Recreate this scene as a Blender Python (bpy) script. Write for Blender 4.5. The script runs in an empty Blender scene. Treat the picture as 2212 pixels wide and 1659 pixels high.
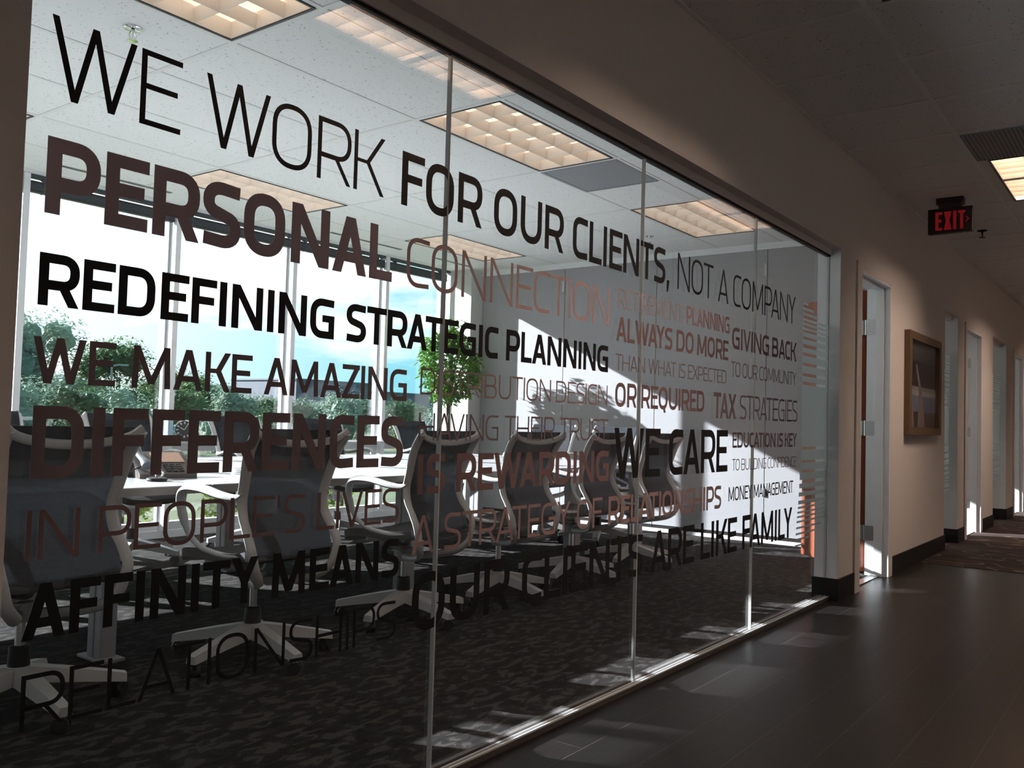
import bpy, bmesh, math, random
from mathutils import Vector, Matrix
EXPOSURE, SKY, SUN, ROOM_L, HALL_L, HDEPTH = 0.17, 1.65, 22.0, 0.98, 34.0, 0.12
FXX, FXY = 7.20, 4.50
random.seed(7)
C = bpy.context.scene.collection
SC = bpy.context.scene
PI = math.pi

# ---------------------------------------------------------------- camera
def cam_axes(yaw, pitch, roll):
    cy, sy, cp, sp = math.cos(yaw), math.sin(yaw), math.cos(pitch), math.sin(pitch)
    f = Vector((cy*cp, sy*cp, sp)); r = Vector((sy, -cy, 0)); u = r.cross(f)
    c, s = math.cos(roll), math.sin(roll)
    return f, c*r + s*u, -s*r + c*u
cd = bpy.data.cameras.new('camera'); cam = bpy.data.objects.new('camera', cd); C.objects.link(cam)
F_, R_, U_ = cam_axes(math.radians(36.68191), math.radians(2.43195), math.radians(1.57957))
m = Matrix((R_, U_, -F_)).transposed().to_4x4(); m.translation = Vector((0.0, -1.70, 1.0262))
cam.matrix_world = m
cd.sensor_width = 36.0; cd.lens = 1916.9/2212*36.0; cd.clip_start = 0.02; cd.clip_end = 500
SC.camera = cam

# ---------------------------------------------------------------- view, world, sun
SC.view_settings.view_transform = 'Standard'; SC.view_settings.look = 'None'
SC.view_settings.exposure = EXPOSURE; SC.view_settings.gamma = 1.0
SC.view_settings.use_curve_mapping = False
SC.cycles.max_bounces = 12; SC.cycles.diffuse_bounces = 6; SC.cycles.glossy_bounces = 6
SC.cycles.transparent_max_bounces = 32; SC.cycles.caustics_reflective = False
SC.cycles.caustics_refractive = False; SC.cycles.sample_clamp_indirect = 6.0

w = bpy.data.worlds.new('sky'); SC.world = w; w.use_nodes = True
nt = w.node_tree; N = nt.nodes; Lk = nt.links; N.clear()
out = N.new('ShaderNodeOutputWorld'); bg = N.new('ShaderNodeBackground')
tc = N.new('ShaderNodeTexCoord')
mp = N.new('ShaderNodeMapping'); mp.inputs['Scale'].default_value = (1.0, 1.0, 4.2)
no = N.new('ShaderNodeTexNoise'); no.inputs['Scale'].default_value = 3.1
no.inputs['Detail'].default_value = 7; no.inputs['Roughness'].default_value = 0.55
cr = N.new('ShaderNodeValToRGB'); cr.color_ramp.elements[0].position = 0.49; cr.color_ramp.elements[1].position = 0.66
sp = N.new('ShaderNodeVectorMath'); sp.operation = 'DOT_PRODUCT'     # whiter towards the sun
sp.inputs[1].default_value = (-0.20, 0.93, 0.30)
mr = N.new('ShaderNodeMapRange'); mr.inputs[1].default_value = 0.46; mr.inputs[2].default_value = 0.80
mr.inputs[3].default_value = -0.15; mr.inputs[4].default_value = 0.75
ad = N.new('ShaderNodeMath'); ad.operation = 'ADD'; ad.use_clamp = True
mx = N.new('ShaderNodeMixRGB'); mx.inputs[1].default_value = (0.21, 0.53, 0.64, 1); mx.inputs[2].default_value = (0.93, 0.97, 1.0, 1)
bg.inputs['Strength'].default_value = SKY
Lk.new(tc.outputs['Generated'], mp.inputs[0]); Lk.new(mp.outputs[0], no.inputs['Vector'])
Lk.new(no.outputs[0], cr.inputs[0]); Lk.new(tc.outputs['Generated'], sp.inputs[0])
Lk.new(sp.outputs['Value'], mr.inputs[0]); Lk.new(cr.outputs[0], ad.inputs[0]); Lk.new(mr.outputs[0], ad.inputs[1])
Lk.new(ad.outputs[0], mx.inputs[0]); Lk.new(mx.outputs[0], bg.inputs[0]); Lk.new(bg.outputs[0], out.inputs[0])

sl = bpy.data.lights.new('sun', 'SUN'); sl.energy = SUN; sl.angle = math.radians(0.53); sl.color = (0.94, 0.97, 1.0)
so = bpy.data.objects.new('sun', sl); C.objects.link(so)
so.rotation_euler = Vector((0.41, -1.0, -0.489)).to_track_quat('-Z', 'Y').to_euler()
so.location = (-6, 30, 16)

# ---------------------------------------------------------------- materials
def mat(name, col, rough=0.6, metal=0.0, spec=0.5, noise=None, bump=None, emit=None, trans=0.0, sheen=0.0):
    """noise=(scale, amount) value mottling; bump=(scale, strength)"""
    m = bpy.data.materials.new(name); m.use_nodes = True
    n = m.node_tree.nodes; l = m.node_tree.links; b = n['Principled BSDF']
    b.inputs['Base Color'].default_value = (*col, 1); b.inputs['Roughness'].default_value = rough
    b.inputs['Metallic'].default_value = metal; b.inputs['Specular IOR Level'].default_value = spec
    tc = n.new('ShaderNodeTexCoord')
    ns = noise or (8.0, 0.06)
    t = n.new('ShaderNodeTexNoise'); t.inputs['Scale'].default_value = ns[0]; t.inputs['Detail'].default_value = 4
    r = n.new('ShaderNodeMapRange'); r.inputs[3].default_value = 1-ns[1]; r.inputs[4].default_value = 1+ns[1]
    x = n.new('ShaderNodeMixRGB'); x.blend_type = 'MULTIPLY'; x.inputs[0].default_value = 1; x.inputs[1].default_value = (*col, 1)
    l.new(tc.outputs['Object'], t.inputs['Vector']); l.new(t.outputs[0], r.inputs[0]); l.new(r.outputs[0], x.inputs[2])
    l.new(x.outputs[0], b.inputs['Base Color'])
    if bump:
        t2 = n.new('ShaderNodeTexNoise'); t2.inputs['Scale'].default_value = bump[0]; t2.inputs['Detail'].default_value = 3
        bp = n.new('ShaderNodeBump'); bp.inputs['Strength'].default_value = bump[1]; bp.inputs['Distance'].default_value = 0.004
        l.new(tc.outputs['Object'], t2.inputs['Vector']); l.new(t2.outputs[0], bp.inputs['Height']); l.new(bp.outputs[0], b.inputs['Normal'])
    if emit:
        b.inputs['Emission Color'].default_value = (*emit[0], 1); b.inputs['Emission Strength'].default_value = emit[1]
    if trans:
        tr = n.new('ShaderNodeBsdfTransparent'); ms = n.new('ShaderNodeMixShader'); ms.inputs[0].default_value = trans
        l.new(b.outputs[0], ms.inputs[1]); l.new(tr.outputs[0], ms.inputs[2]); l.new(ms.outputs[0], n['Material Output'].inputs[0])
    return m

def glass(name, tint=(0.95, 0.975, 0.97), refl=1.0):
    m = bpy.data.materials.new(name); m.use_nodes = True
    n = m.node_tree.nodes; l = m.node_tree.links; n.remove(n['Principled BSDF'])
    t = n.new('ShaderNodeBsdfTransparent'); t.inputs[0].default_value = (*tint, 1)
    g = n.new('ShaderNodeBsdfGlossy'); g.inputs['Roughness'].default_value = 0.0; g.inputs[0].default_value = (refl, refl, refl, 1)
    f = n.new('ShaderNodeFresnel'); ge = n.new('ShaderNodeNewGeometry'); ir = n.new('ShaderNodeMapRange')   # same reflectance from both faces
    ir.inputs[3].default_value = 1.45; ir.inputs[4].default_value = 1/1.45
    l.new(ge.outputs['Backfacing'], ir.inputs[0]); l.new(ir.outputs[0], f.inputs[0])
    s = n.new('ShaderNodeMixShader')
    l.new(f.outputs[0], s.inputs[0]); l.new(t.outputs[0], s.inputs[1]); l.new(g.outputs[0], s.inputs[2])
    l.new(s.outputs[0], n['Material Output'].inputs[0])
    return m

def film(name, col, alpha):
    m = bpy.data.materials.new(name); m.use_nodes = True
    n = m.node_tree.nodes; l = m.node_tree.links; n.remove(n['Principled BSDF'])
    t = n.new('ShaderNodeBsdfTransparent'); d = n.new('ShaderNodeBsdfDiffuse'); d.inputs[0].default_value = (*col, 1)
    q = n.new('ShaderNodeBsdfTranslucent'); q.inputs[0].default_value = (*col, 1)
    a = n.new('ShaderNodeMixShader'); a.inputs[0].default_value = 0.65; l.new(d.outputs[0], a.inputs[1]); l.new(q.outputs[0], a.inputs[2])
    s = n.new('ShaderNodeMixShader'); s.inputs[0].default_value = alpha
    l.new(t.outputs[0], s.inputs[1]); l.new(a.outputs[0], s.inputs[2]); l.new(s.outputs[0], n['Material Output'].inputs[0])
    return m

def node_mat(name, rough=0.7, spec=0.3):
    m = bpy.data.materials.new(name); m.use_nodes = True
    n = m.node_tree.nodes; b = n['Principled BSDF']; b.inputs['Roughness'].default_value = rough; b.inputs['Specular IOR Level'].default_value = spec
    return m, n, m.node_tree.links, b

def ceiling_tile(name, col):
    m, n, l, b = node_mat(name, 0.9, 0.1)
    tc = n.new('ShaderNodeTexCoord')
    t = n.new('ShaderNodeTexNoise'); t.inputs['Scale'].default_value = 62; t.inputs['Detail'].default_value = 2.5; t.inputs['Roughness'].default_value = 0.6
    r = n.new('ShaderNodeValToRGB'); e = r.color_ramp.elements
    e[0].position = 0.28; e[0].color = (0.42, 0.42, 0.42, 1); e[1].position = 0.37; e[1].color = (1, 1, 1, 1)
    x = n.new('ShaderNodeMixRGB'); x.blend_type = 'MULTIPLY'; x.inputs[0].default_value = 1; x.inputs[1].default_value = (*col, 1)
    bp = n.new('ShaderNodeBump'); bp.inputs['Strength'].default_value = 0.3; bp.inputs['Distance'].default_value = 0.002
    l.new(tc.outputs['Object'], t.inputs['Vector']); l.new(t.outputs[0], r.inputs[0]); l.new(r.outputs[0], x.inputs[2])
    l.new(x.outputs[0], b.inputs['Base Color']); l.new(r.outputs[0], bp.inputs['Height']); l.new(bp.outputs[0], b.inputs['Normal'])
    return m

def carpet_room(name):
    m, n, l, b = node_mat(name, 0.95, 0.1)
    tc = n.new('ShaderNodeTexCoord'); mp = n.new('ShaderNodeMapping'); mp.inputs['Scale'].default_value = (13.0, 24.0, 1)
    t = n.new('ShaderNodeTexNoise'); t.inputs['Scale'].default_value = 1.0; t.inputs['Detail'].default_value = 1.5; t.inputs['Distortion'].default_value = 0.6
    r = n.new('ShaderNodeValToRGB'); e = r.color_ramp.elements; r.color_ramp.interpolation = 'CONSTANT'
    e[0].position = 0.0; e[0].color = (0.016, 0.0145, 0.0142, 1); e[1].position = 0.46; e[1].color = (0.024, 0.0215, 0.0205, 1)
    k = e.new(0.56); k.color = (0.054, 0.050, 0.047, 1)
    f = n.new('ShaderNodeTexNoise'); f.inputs['Scale'].default_value = 260; f.inputs['Detail'].default_value = 2
    fr = n.new('ShaderNodeMapRange'); fr.inputs[1].default_value = 0.3; fr.inputs[2].default_value = 0.7; fr.inputs[3].default_value = 0.45; fr.inputs[4].default_value = 1.55
    x = n.new('ShaderNodeMixRGB'); x.blend_type = 'MULTIPLY'; x.inputs[0].default_value = 1
    bp = n.new('ShaderNodeBump'); bp.inputs['Strength'].default_value = 0.5; bp.inputs['Distance'].default_value = 0.004
    l.new(tc.outputs['Object'], mp.inputs[0]); l.new(mp.outputs[0], t.inputs['Vector']); l.new(t.outputs[0], r.inputs[0])
    l.new(tc.outputs['Object'], f.inputs['Vector']); l.new(f.outputs[0], fr.inputs[0]); l.new(r.outputs[0], x.inputs[1]); l.new(fr.outputs[0], x.inputs[2])
    l.new(x.outputs[0], b.inputs['Base Color']); l.new(f.outputs[0], bp.inputs['Height']); l.new(bp.outputs[0], b.inputs['Normal'])
    return m

def carpet_hall(name):
    m, n, l, b = node_mat(name, 0.95, 0.1)
    tc = n.new('ShaderNodeTexCoord'); mp = n.new('ShaderNodeMapping'); mp.inputs['Scale'].default_value = (2.2, 0.75, 1)
    wv = n.new('ShaderNodeTexNoise'); wv.inputs['Scale'].default_value = 1.5; wv.inputs['Detail'].default_value = 1.0; wv.inputs['Distortion'].default_value = 0.5
    pp = n.new('ShaderNodeMath'); pp.operation = 'PINGPONG'; pp.inputs[1].default_value = 0.055       # contour lines of a soft noise
    r = n.new('ShaderNodeValToRGB'); e = r.color_ramp.elements
    e[0].position = 0.003; e[0].color = (0.17, 0.13, 0.11, 1); e[1].position = 0.009; e[1].color = (0.036, 0.026, 0.024, 1)
    f = n.new('ShaderNodeTexNoise'); f.inputs['Scale'].default_value = 220
    bp = n.new('ShaderNodeBump'); bp.inputs['Strength'].default_value = 0.5; bp.inputs['Distance'].default_value = 0.004
    l.new(tc.outputs['Object'], mp.inputs[0]); l.new(mp.outputs[0], wv.inputs['Vector']); l.new(wv.outputs[0], pp.inputs[0]); l.new(pp.outputs[0], r.inputs[0]); l.new(r.outputs[0], b.inputs['Base Color'])
    l.new(tc.outputs['Object'], f.inputs['Vector']); l.new(f.outputs[0], bp.inputs['Height']); l.new(bp.outputs[0], b.inputs['Normal'])
    return m

def vinyl_plank(name):
    m, n, l, b = node_mat(name, 0.33, 0.15)
    tc = n.new('ShaderNodeTexCoord')
    br = n.new('ShaderNodeTexBrick'); br.inputs['Scale'].default_value = 1.0; br.inputs['Brick Width'].default_value = 1.22; br.inputs['Row Height'].default_value = 0.20
    br.inputs['Mortar Size'].default_value = 0.0022; br.inputs['Color1'].default_value = (0.0115, 0.0095, 0.0092, 1); br.inputs['Color2'].default_value = (0.0098, 0.0082, 0.0080, 1); br.inputs['Mortar'].default_value = (0.040, 0.036, 0.034, 1)
    mp = n.new('ShaderNodeMapping'); mp.inputs['Scale'].default_value = (3, 45, 1)
    g = n.new('ShaderNodeTexNoise'); g.inputs['Scale'].default_value = 1.6; g.inputs['Detail'].default_value = 5
    gr = n.new('ShaderNodeMapRange'); gr.inputs[3].default_value = 0.75; gr.inputs[4].default_value = 1.25
    x = n.new('ShaderNodeMixRGB'); x.blend_type = 'MULTIPLY'; x.inputs[0].default_value = 1
    bp = n.new('ShaderNodeBump'); bp.inputs['Strength'].default_value = 0.18; bp.inputs['Distance'].default_value = 0.003
    l.new(tc.outputs['Object'], br.inputs['Vector']); l.new(tc.outputs['Object'], mp.inputs[0]); l.new(mp.outputs[0], g.inputs['Vector'])
    l.new(g.outputs[0], gr.inputs[0]); l.new(br.outputs[0], x.inputs[1]); l.new(gr.outputs[0], x.inputs[2]); l.new(x.outputs[0], b.inputs['Base Color'])
    l.new(g.outputs[0], bp.inputs['Height']); l.new(bp.outputs[0], b.inputs['Normal'])
    return m

def perforated(name, col, dark, pitch):
    m, n, l, b = node_mat(name, 0.6, 0.3)
    tc = n.new('ShaderNodeTexCoord'); sx = n.new('ShaderNodeSeparateXYZ'); l.new(tc.outputs['Object'], sx.inputs[0])
    prev = None
    for i in (0, 1):
        a = n.new('ShaderNodeMath'); a.operation = 'MULTIPLY'; a.inputs[1].default_value = 2*PI/pitch; l.new(sx.outputs[i], a.inputs[0])
        s = n.new('ShaderNodeMath'); s.operation = 'SINE'; l.new(a.outputs[0], s.inputs[0])
        if prev is None: prev = s
        else:
            p = n.new('ShaderNodeMath'); p.operation = 'ADD'; l.new(prev.outputs[0], p.inputs[0]); l.new(s.outputs[0], p.inputs[1]); prev = p
    g = n.new('ShaderNodeMath'); g.operation = 'GREATER_THAN'; g.inputs[1].default_value = 0.55; l.new(prev.outputs[0], g.inputs[0])
    x = n.new('ShaderNodeMixRGB'); x.inputs[1].default_value = (*col, 1); x.inputs[2].default_value = (*dark, 1)
    l.new(g.outputs[0], x.inputs[0]); l.new(x.outputs[0], b.inputs['Base Color'])
    return m

def mesh_weave(name, col, see):
    m, n, l, b = node_mat(name, 0.75, 0.2)
    tc = n.new('ShaderNodeTexCoord'); mp = n.new('ShaderNodeMapping'); mp.inputs['Scale'].default_value = (110, 110, 240)
    t = n.new('ShaderNodeTexNoise'); t.inputs['Scale'].default_value = 1; t.inputs['Detail'].default_value = 2
    r = n.new('ShaderNodeMapRange'); r.inputs[1].default_value = 0.3; r.inputs[2].default_value = 0.7; r.inputs[3].default_value = 0.35; r.inputs[4].default_value = 2.0
    x = n.new('ShaderNodeMixRGB'); x.blend_type = 'MULTIPLY'; x.inputs[0].default_value = 1; x.inputs[1].default_value = (*col, 1)
    tr = n.new('ShaderNodeBsdfTransparent'); tl = n.new('ShaderNodeBsdfTranslucent'); tl.inputs[0].default_value = (0.05, 0.058, 0.07, 1)
    a = n.new('ShaderNodeMixShader'); a.inputs[0].default_value = 0.25; s = n.new('ShaderNodeMixShader'); s.inputs[0].default_value = see
    l.new(tc.outputs['Object'], mp.inputs[0]); l.new(mp.outputs[0], t.inputs['Vector']); l.new(t.outputs[0], r.inputs[0]); l.new(r.outputs[0], x.inputs[2]); l.new(x.outputs[0], b.inputs['Base Color'])
    l.new(b.outputs[0], a.inputs[1]); l.new(tl.outputs[0], a.inputs[2]); l.new(a.outputs[0], s.inputs[1]); l.new(tr.outputs[0], s.inputs[2]); l.new(s.outputs[0], n['Material Output'].inputs[0])
    return m

def wood(name, c1, c2, axis_scale=(14, 14, 1.2), rough=0.4):
    m, n, l, b = node_mat(name, rough, 0.4)
    tc = n.new('ShaderNodeTexCoord'); mp = n.new('ShaderNodeMapping'); mp.inputs['Scale'].default_value = axis_scale
    t = n.new('ShaderNodeTexNoise'); t.inputs['Scale'].default_value = 2; t.inputs['Detail'].default_value = 6; t.inputs['Distortion'].default_value = 0.8
    x = n.new('ShaderNodeMixRGB'); x.inputs[1].default_value = (*c1, 1); x.inputs[2].default_value = (*c2, 1)
    l.new(tc.outputs['Object'], mp.inputs[0]); l.new(mp.outputs[0], t.inputs['Vector']); l.new(t.outputs[0], x.inputs[0]); l.new(x.outputs[0], b.inputs['Base Color'])
    return m

def leafy(name, c1, c2, scale=3.0):
    m, n, l, b = node_mat(name, 0.5, 0.3)
    tc = n.new('ShaderNodeTexCoord'); t = n.new('ShaderNodeTexNoise'); t.inputs['Scale'].default_value = scale; t.inputs['Detail'].default_value = 3
    r = n.new('ShaderNodeMapRange'); r.inputs[1].default_value = 0.35; r.inputs[2].default_value = 0.65
    x = n.new('ShaderNodeMixRGB'); x.inputs[1].default_value = (*c1, 1); x.inputs[2].default_value = (*c2, 1)
    tl = n.new('ShaderNodeBsdfTranslucent'); s = n.new('ShaderNodeMixShader'); s.inputs[0].default_value = 0.35
    l.new(tc.outputs['Object'], t.inputs['Vector']); l.new(t.outputs[0], r.inputs[0]); l.new(r.outputs[0], x.inputs[0]); l.new(x.outputs[0], b.inputs['Base Color']); l.new(x.outputs[0], tl.inputs[0])
    l.new(b.outputs[0], s.inputs[1]); l.new(tl.outputs[0], s.inputs[2]); l.new(s.outputs[0], n['Material Output'].inputs[0])
    return m

M = {}
M['paint'] = mat('hall_wall_paint', (0.78, 0.70, 0.66), 0.75, spec=0.25, noise=(30, 0.04), bump=(240, 0.12))
M['paint_far'] = mat('far_wall_paint', (0.84, 0.80, 0.77), 0.8, spec=0.2, bump=(240, 0.1))
M['paint_room'] = mat('room_wall_paint', (0.62, 0.62, 0.61), 0.8, spec=0.2, bump=(240, 0.1))
M['panel'] = mat('grey_panel_fabric', (0.40, 0.40, 0.42), 0.9, spec=0.15, noise=(140, 0.10), bump=(500, 0.2))
M['white_trim'] = mat('white_satin_trim', (0.86, 0.87, 0.89), 0.4, spec=0.4)
M['alu'] = mat('window_aluminium', (0.62, 0.62, 0.63), 0.45, metal=0.0, spec=0.5)
M['steel'] = mat('brushed_steel', (0.60, 0.60, 0.60), 0.28, metal=1.0, noise=(60, 0.05))
M['chrome'] = mat('chrome', (0.80, 0.80, 0.80), 0.12, metal=1.0)
M['black_base'] = mat('black_rubber_base', (0.012, 0.011, 0.011), 0.5, spec=0.3)
M['black'] = mat('black_plastic', (0.015, 0.015, 0.016), 0.45)
M['gasket'] = mat('dark_channel', (0.012, 0.011, 0.010), 0.6, spec=0.2)
M['tile_room'] = ceiling_tile('room_ceiling_tile', (0.86, 0.87, 0.86))
M['tile_hall'] = ceiling_tile('hall_ceiling_tile', (0.84, 0.80, 0.78))
M['grid'] = mat('ceiling_grid_white', (0.80, 0.80, 0.79), 0.5)
M['grid_hall'] = mat('ceiling_grid_hall', (0.86, 0.82, 0.80), 0.5)
M['carpet'] = carpet_room('room_carpet')
M['carpet_hall'] = carpet_hall('hall_carpet')
M['plank'] = vinyl_plank('hall_vinyl_plank')
M['glass'] = glass('partition_glass', (0.98, 0.982, 0.982))
M['glass_ext'] = glass('window_glass', (0.97, 0.98, 0.982))
M['silicone'] = mat('silicone_joint', (0.55, 0.56, 0.55), 0.35, spec=0.5)
M['film'] = film('frosted_film', (0.62, 0.66, 0.66), 0.80)
M['ink'] = mat('black_vinyl', (0.014, 0.0145, 0.017), 0.5, spec=0.25)
M['mauve'] = mat('plum_vinyl', (0.60, 0.46, 0.51), 0.5, spec=0.25)
M['plum'] = mat('dark_plum_vinyl', (0.27, 0.195, 0.208), 0.5, spec=0.25)
M['dusty'] = mat('dusty_brown_vinyl', (0.62, 0.42, 0.41), 0.5, spec=0.25)
M['brown'] = mat('brown_vinyl', (0.26, 0.160, 0.158), 0.5, spec=0.25)
M['rose'] = mat('dusty_rose_vinyl', (0.42, 0.270, 0.265), 0.5, spec=0.25)
M['pale'] = mat('pale_rose_vinyl', (0.44, 0.355, 0.350), 0.5, spec=0.25)
M['table'] = mat('white_laminate', (0.48, 0.485, 0.50), 0.25, spec=0.5)
M['table_edge'] = mat('beige_table_edge', (0.27, 0.235, 0.21), 0.5)
M['post'] = mat('grey_post', (0.42, 0.42, 0.44), 0.45)
M['frame'] = mat('chair_white_frame', (0.56, 0.56, 0.56), 0.38, spec=0.45)
M['mesh'] = mesh_weave('chair_mesh', (0.022, 0.026, 0.034), 0.08)
M['seat'] = mat('chair_seat_fabric', (0.018, 0.019, 0.022), 0.8, bump=(300, 0.3))
M['light_on'] = mat('warm_lamp', (0.9, 0.85, 0.8), 0.6, emit=((1.0, 0.76, 0.54), ROOM_L))
M['light_hall'] = mat('warm_hall_lamp', (0.9, 0.85, 0.8), 0.6, emit=((1.0, 0.765, 0.60), HALL_L))
M['louver_hall'] = mat('louver_satin', (0.72, 0.66, 0.60), 0.30, metal=1.0)
M['louver'] = mat('louver_white', (0.80, 0.76, 0.72), 0.35, spec=0.5)
M['rim'] = mat('dark_light_rim', (0.02, 0.02, 0.02), 0.5)
M['perf'] = perforated('perforated_grey', (0.36, 0.38, 0.40), (0.10, 0.10, 0.11), 0.022)
M['perf_hall'] = perforated('perforated_hall', (0.34, 0.31, 0.30), (0.08, 0.07, 0.07), 0.022)
M['blind'] = mat('slate_blind', (0.055, 0.070, 0.078), 0.6, noise=(40, 0.2))
M['door'] = wood('cherry_door', (0.22, 0.055, 0.026), (0.31, 0.09, 0.042))
M['frame_wood'] = wood('brown_frame', (0.13, 0.075, 0.042), (0.19, 0.115, 0.065))
M['red'] = mat('exit_red', (0.55, 0.02, 0.03), 0.4, emit=((1.0, 0.03, 0.05), 0.07))
M['sign'] = mat('exit_black', (0.018, 0.015, 0.014), 0.5)
M['leaf'] = leafy('ficus_leaf', (0.030, 0.115, 0.016), (0.15, 0.30, 0.045), 9)
M['bark'] = mat('bark', (0.10, 0.07, 0.05), 0.9, noise=(30, 0.3), bump=(60, 0.5))
M['pot'] = mat('grey_pot', (0.10, 0.10, 0.11), 0.5)
M['soil'] = mat('soil', (0.04, 0.03, 0.02), 0.95)
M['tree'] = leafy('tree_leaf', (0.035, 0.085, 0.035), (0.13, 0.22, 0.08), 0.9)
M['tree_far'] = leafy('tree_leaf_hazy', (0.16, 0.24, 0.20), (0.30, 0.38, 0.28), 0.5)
M['lime'] = leafy('lime_leaf', (0.27, 0.38, 0.06), (0.52, 0.62, 0.15), 3)
M['grass'] = leafy('lawn', (0.13, 0.15, 0.09), (0.20, 0.225, 0.13), 0.6)
M['bldg'] = mat('blue_grey_cladding', (0.055, 0.070, 0.105), 0.6, noise=(0.3, 0.1))
M['roofc'] = mat('pale_roof', (0.55, 0.55, 0.56), 0.6)
M['bronze'] = mat('dark_sill_channel', (0.085, 0.072, 0.064), 0.5)
M['pole'] = mat('pole_grey', (0.22, 0.22, 0.22), 0.5)
M['phone'] = mat('phone_grey', (0.10, 0.085, 0.08), 0.4)
M['phone_light'] = mat('phone_silver', (0.10, 0.115, 0.13), 0.4)
M['screen'] = mat('phone_screen', (0.45, 0.27, 0.19), 0.15, spec=0.7)  # orange reflection on the screen is put into its base colour
M['clear'] = glass('clear_acrylic', (0.80, 0.90, 0.95))
M['dial'] = mat('clock_dial', (0.05, 0.05, 0.055), 0.4)
M['concrete'] = mat('facade_concrete', (0.5, 0.5, 0.5), 0.8)

# ---------------------------------------------------------------- mesh helpers
class MB:
    def __init__(self): self.v = []; self.f = []
    def add(self, vs, fs):
        o = len(self.v); self.v += [tuple(p) for p in vs]; self.f += [tuple(i+o for i in q) for q in fs]; return self
    def box(self, x0, x1, y0, y1, z0, z1):
        vs = [(x0,y0,z0),(x1,y0,z0),(x1,y1,z0),(x0,y1,z0),(x0,y0,z1),(x1,y0,z1),(x1,y1,z1),(x0,y1,z1)]
        return self.add(vs, [(0,3,2,1),(4,5,6,7),(0,1,5,4),(1,2,6,5),(2,3,7,6),(3,0,4,7)])
    def rbox(self, x0, x1, y0, y1, z0, z1, b=0.006):
        """box with chamfered vertical and horizontal edges"""
        bm = bmesh.new(); bmesh.ops.create_cube(bm, size=1)
        for v in bm.verts: v.co = Vector(((x0+x1)/2 + v.co.x*(x1-x0), (y0+y1)/2 + v.co.y*(y1-y0), (z0+z1)/2 + v.co.z*(z1-z0)))
        bmesh.ops.bevel(bm, geom=list(bm.edges), offset=b, segments=2, affect='EDGES', profile=0.5)
        bm.verts.index_update(); self.add([v.co for v in bm.verts], [[v.index for v in f.verts] for f in bm.faces]); bm.free(); return self
    def prism(self, poly, a0, a1, axis='y'):
        """polygon (list of 2-tuples) extruded along axis; poly in (x,z) for y, (x,y) for z, (y,z) for x"""
        k = len(poly)
        def P(p, a):
            return (p[0], a, p[1]) if axis == 'y' else ((p[0], p[1], a) if axis == 'z' else (a, p[0], p[1]))
        vs = [P(p, a0) for p in poly] + [P(p, a1) for p in poly]
        return self.add(vs, [tuple(range(k)), tuple(range(2*k-1, k-1, -1))] + [(i, k+i, k+(i+1) % k, (i+1) % k) for i in range(k)])
    def tube(self, pts, r, n=10, flat=1.0, up=None, cap=True):
        """sweep along pts; r number or list; flat = ratio of the second half-width"""
        pts = [Vector(p) for p in pts]; k = len(pts); rs = r if isinstance(r, (list, tuple)) else [r]*k
        fl = flat if isinstance(flat, (list, tuple)) else [flat]*k
        t0 = (pts[1]-pts[0]).normalized(); ref = Vector(up) if up else (Vector((0,0,1)) if abs(t0.z) < 0.9 else Vector((1,0,0)))
        vs = []
        for i, p in enumerate(pts):
            t = (pts[min(i+1, k-1)]-pts[max(i-1, 0)]).normalized()
            s = t.cross(ref)
            if s.length < 1e-4: s = t.orthogonal()
            s.normalize(); u = s.cross(t).normalized()
            if not up: ref = u
            for j in range(n):
                a = 2*PI*j/n; vs.append(p + s*math.cos(a)*rs[i] + u*math.sin(a)*rs[i]*fl[i])
        fs = [(i*n+j, i*n+(j+1) % n, (i+1)*n+(j+1) % n, (i+1)*n+j) for i in range(k-1) for j in range(n)]
        if cap: fs += [tuple(range(n-1, -1, -1)), tuple((k-1)*n+j for j in range(n))]
        return self.add(vs, fs)
    def lathe(self, prof, c=(0,0,0), n=20, axis='z'):
        vs = []
        for r, z in prof:
            for j in range(n):
                a = 2*PI*j/n; q = (r*math.cos(a), r*math.sin(a), z)
                if axis == 'y': q = (q[0], q[2], q[1])
                if axis == 'x': q = (q[2], q[0], q[1])
                vs.append((c[0]+q[0], c[1]+q[1], c[2]+q[2]))
        k = len(prof)
        fs = [(i*n+j, i*n+(j+1) % n, (i+1)*n+(j+1) % n, (i+1)*n+j) for i in range(k-1) for j in range(n)]
        fs += [tuple(range(n-1, -1, -1)), tuple((k-1)*n+j for j in range(n))]
        return self.add(vs, fs)
    def grid(self, fn, nu, nv, thick=None):
        """surface fn(u,v); with thick, an offset back surface closes it"""
        P = [[Vector(fn(i/nu, j/nv)) for j in range(nv+1)] for i in range(nu+1)]
        vs = [P[i][j] for i in range(nu+1) for j in range(nv+1)]; w_ = nv+1
        fs = [(i*w_+j, (i+1)*w_+j, (i+1)*w_+j+1, i*w_+j+1) for i in range(nu) for j in range(nv)]
        if thick:
            o = len(vs)
            for i in range(nu+1):
                for j in range(nv+1):
                    du = P[min(i+1, nu)][j]-P[max(i-1, 0)][j]; dv = P[i][min(j+1, nv)]-P[i][max(j-1, 0)]
                    nn = du.cross(dv); nn = nn.normalized() if nn.length > 1e-9 else Vector((0,0,1))
                    vs.append(P[i][j]-nn*thick)
            fs += [tuple(q+o for q in reversed(f)) for f in fs]
            ring = [i*w_ for i in range(nu+1)] + [nu*w_+j for j in range(1, nv+1)] + [i*w_+nv for i in range(nu-1, -1, -1)] + [j for j in range(nv-1, 0, -1)]
            for a in range(len(ring)):
                p, q = ring[a], ring[(a+1) % len(ring)]; fs.append((q, p, p+o, q+o))
        return self.add(vs, fs)
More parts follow.
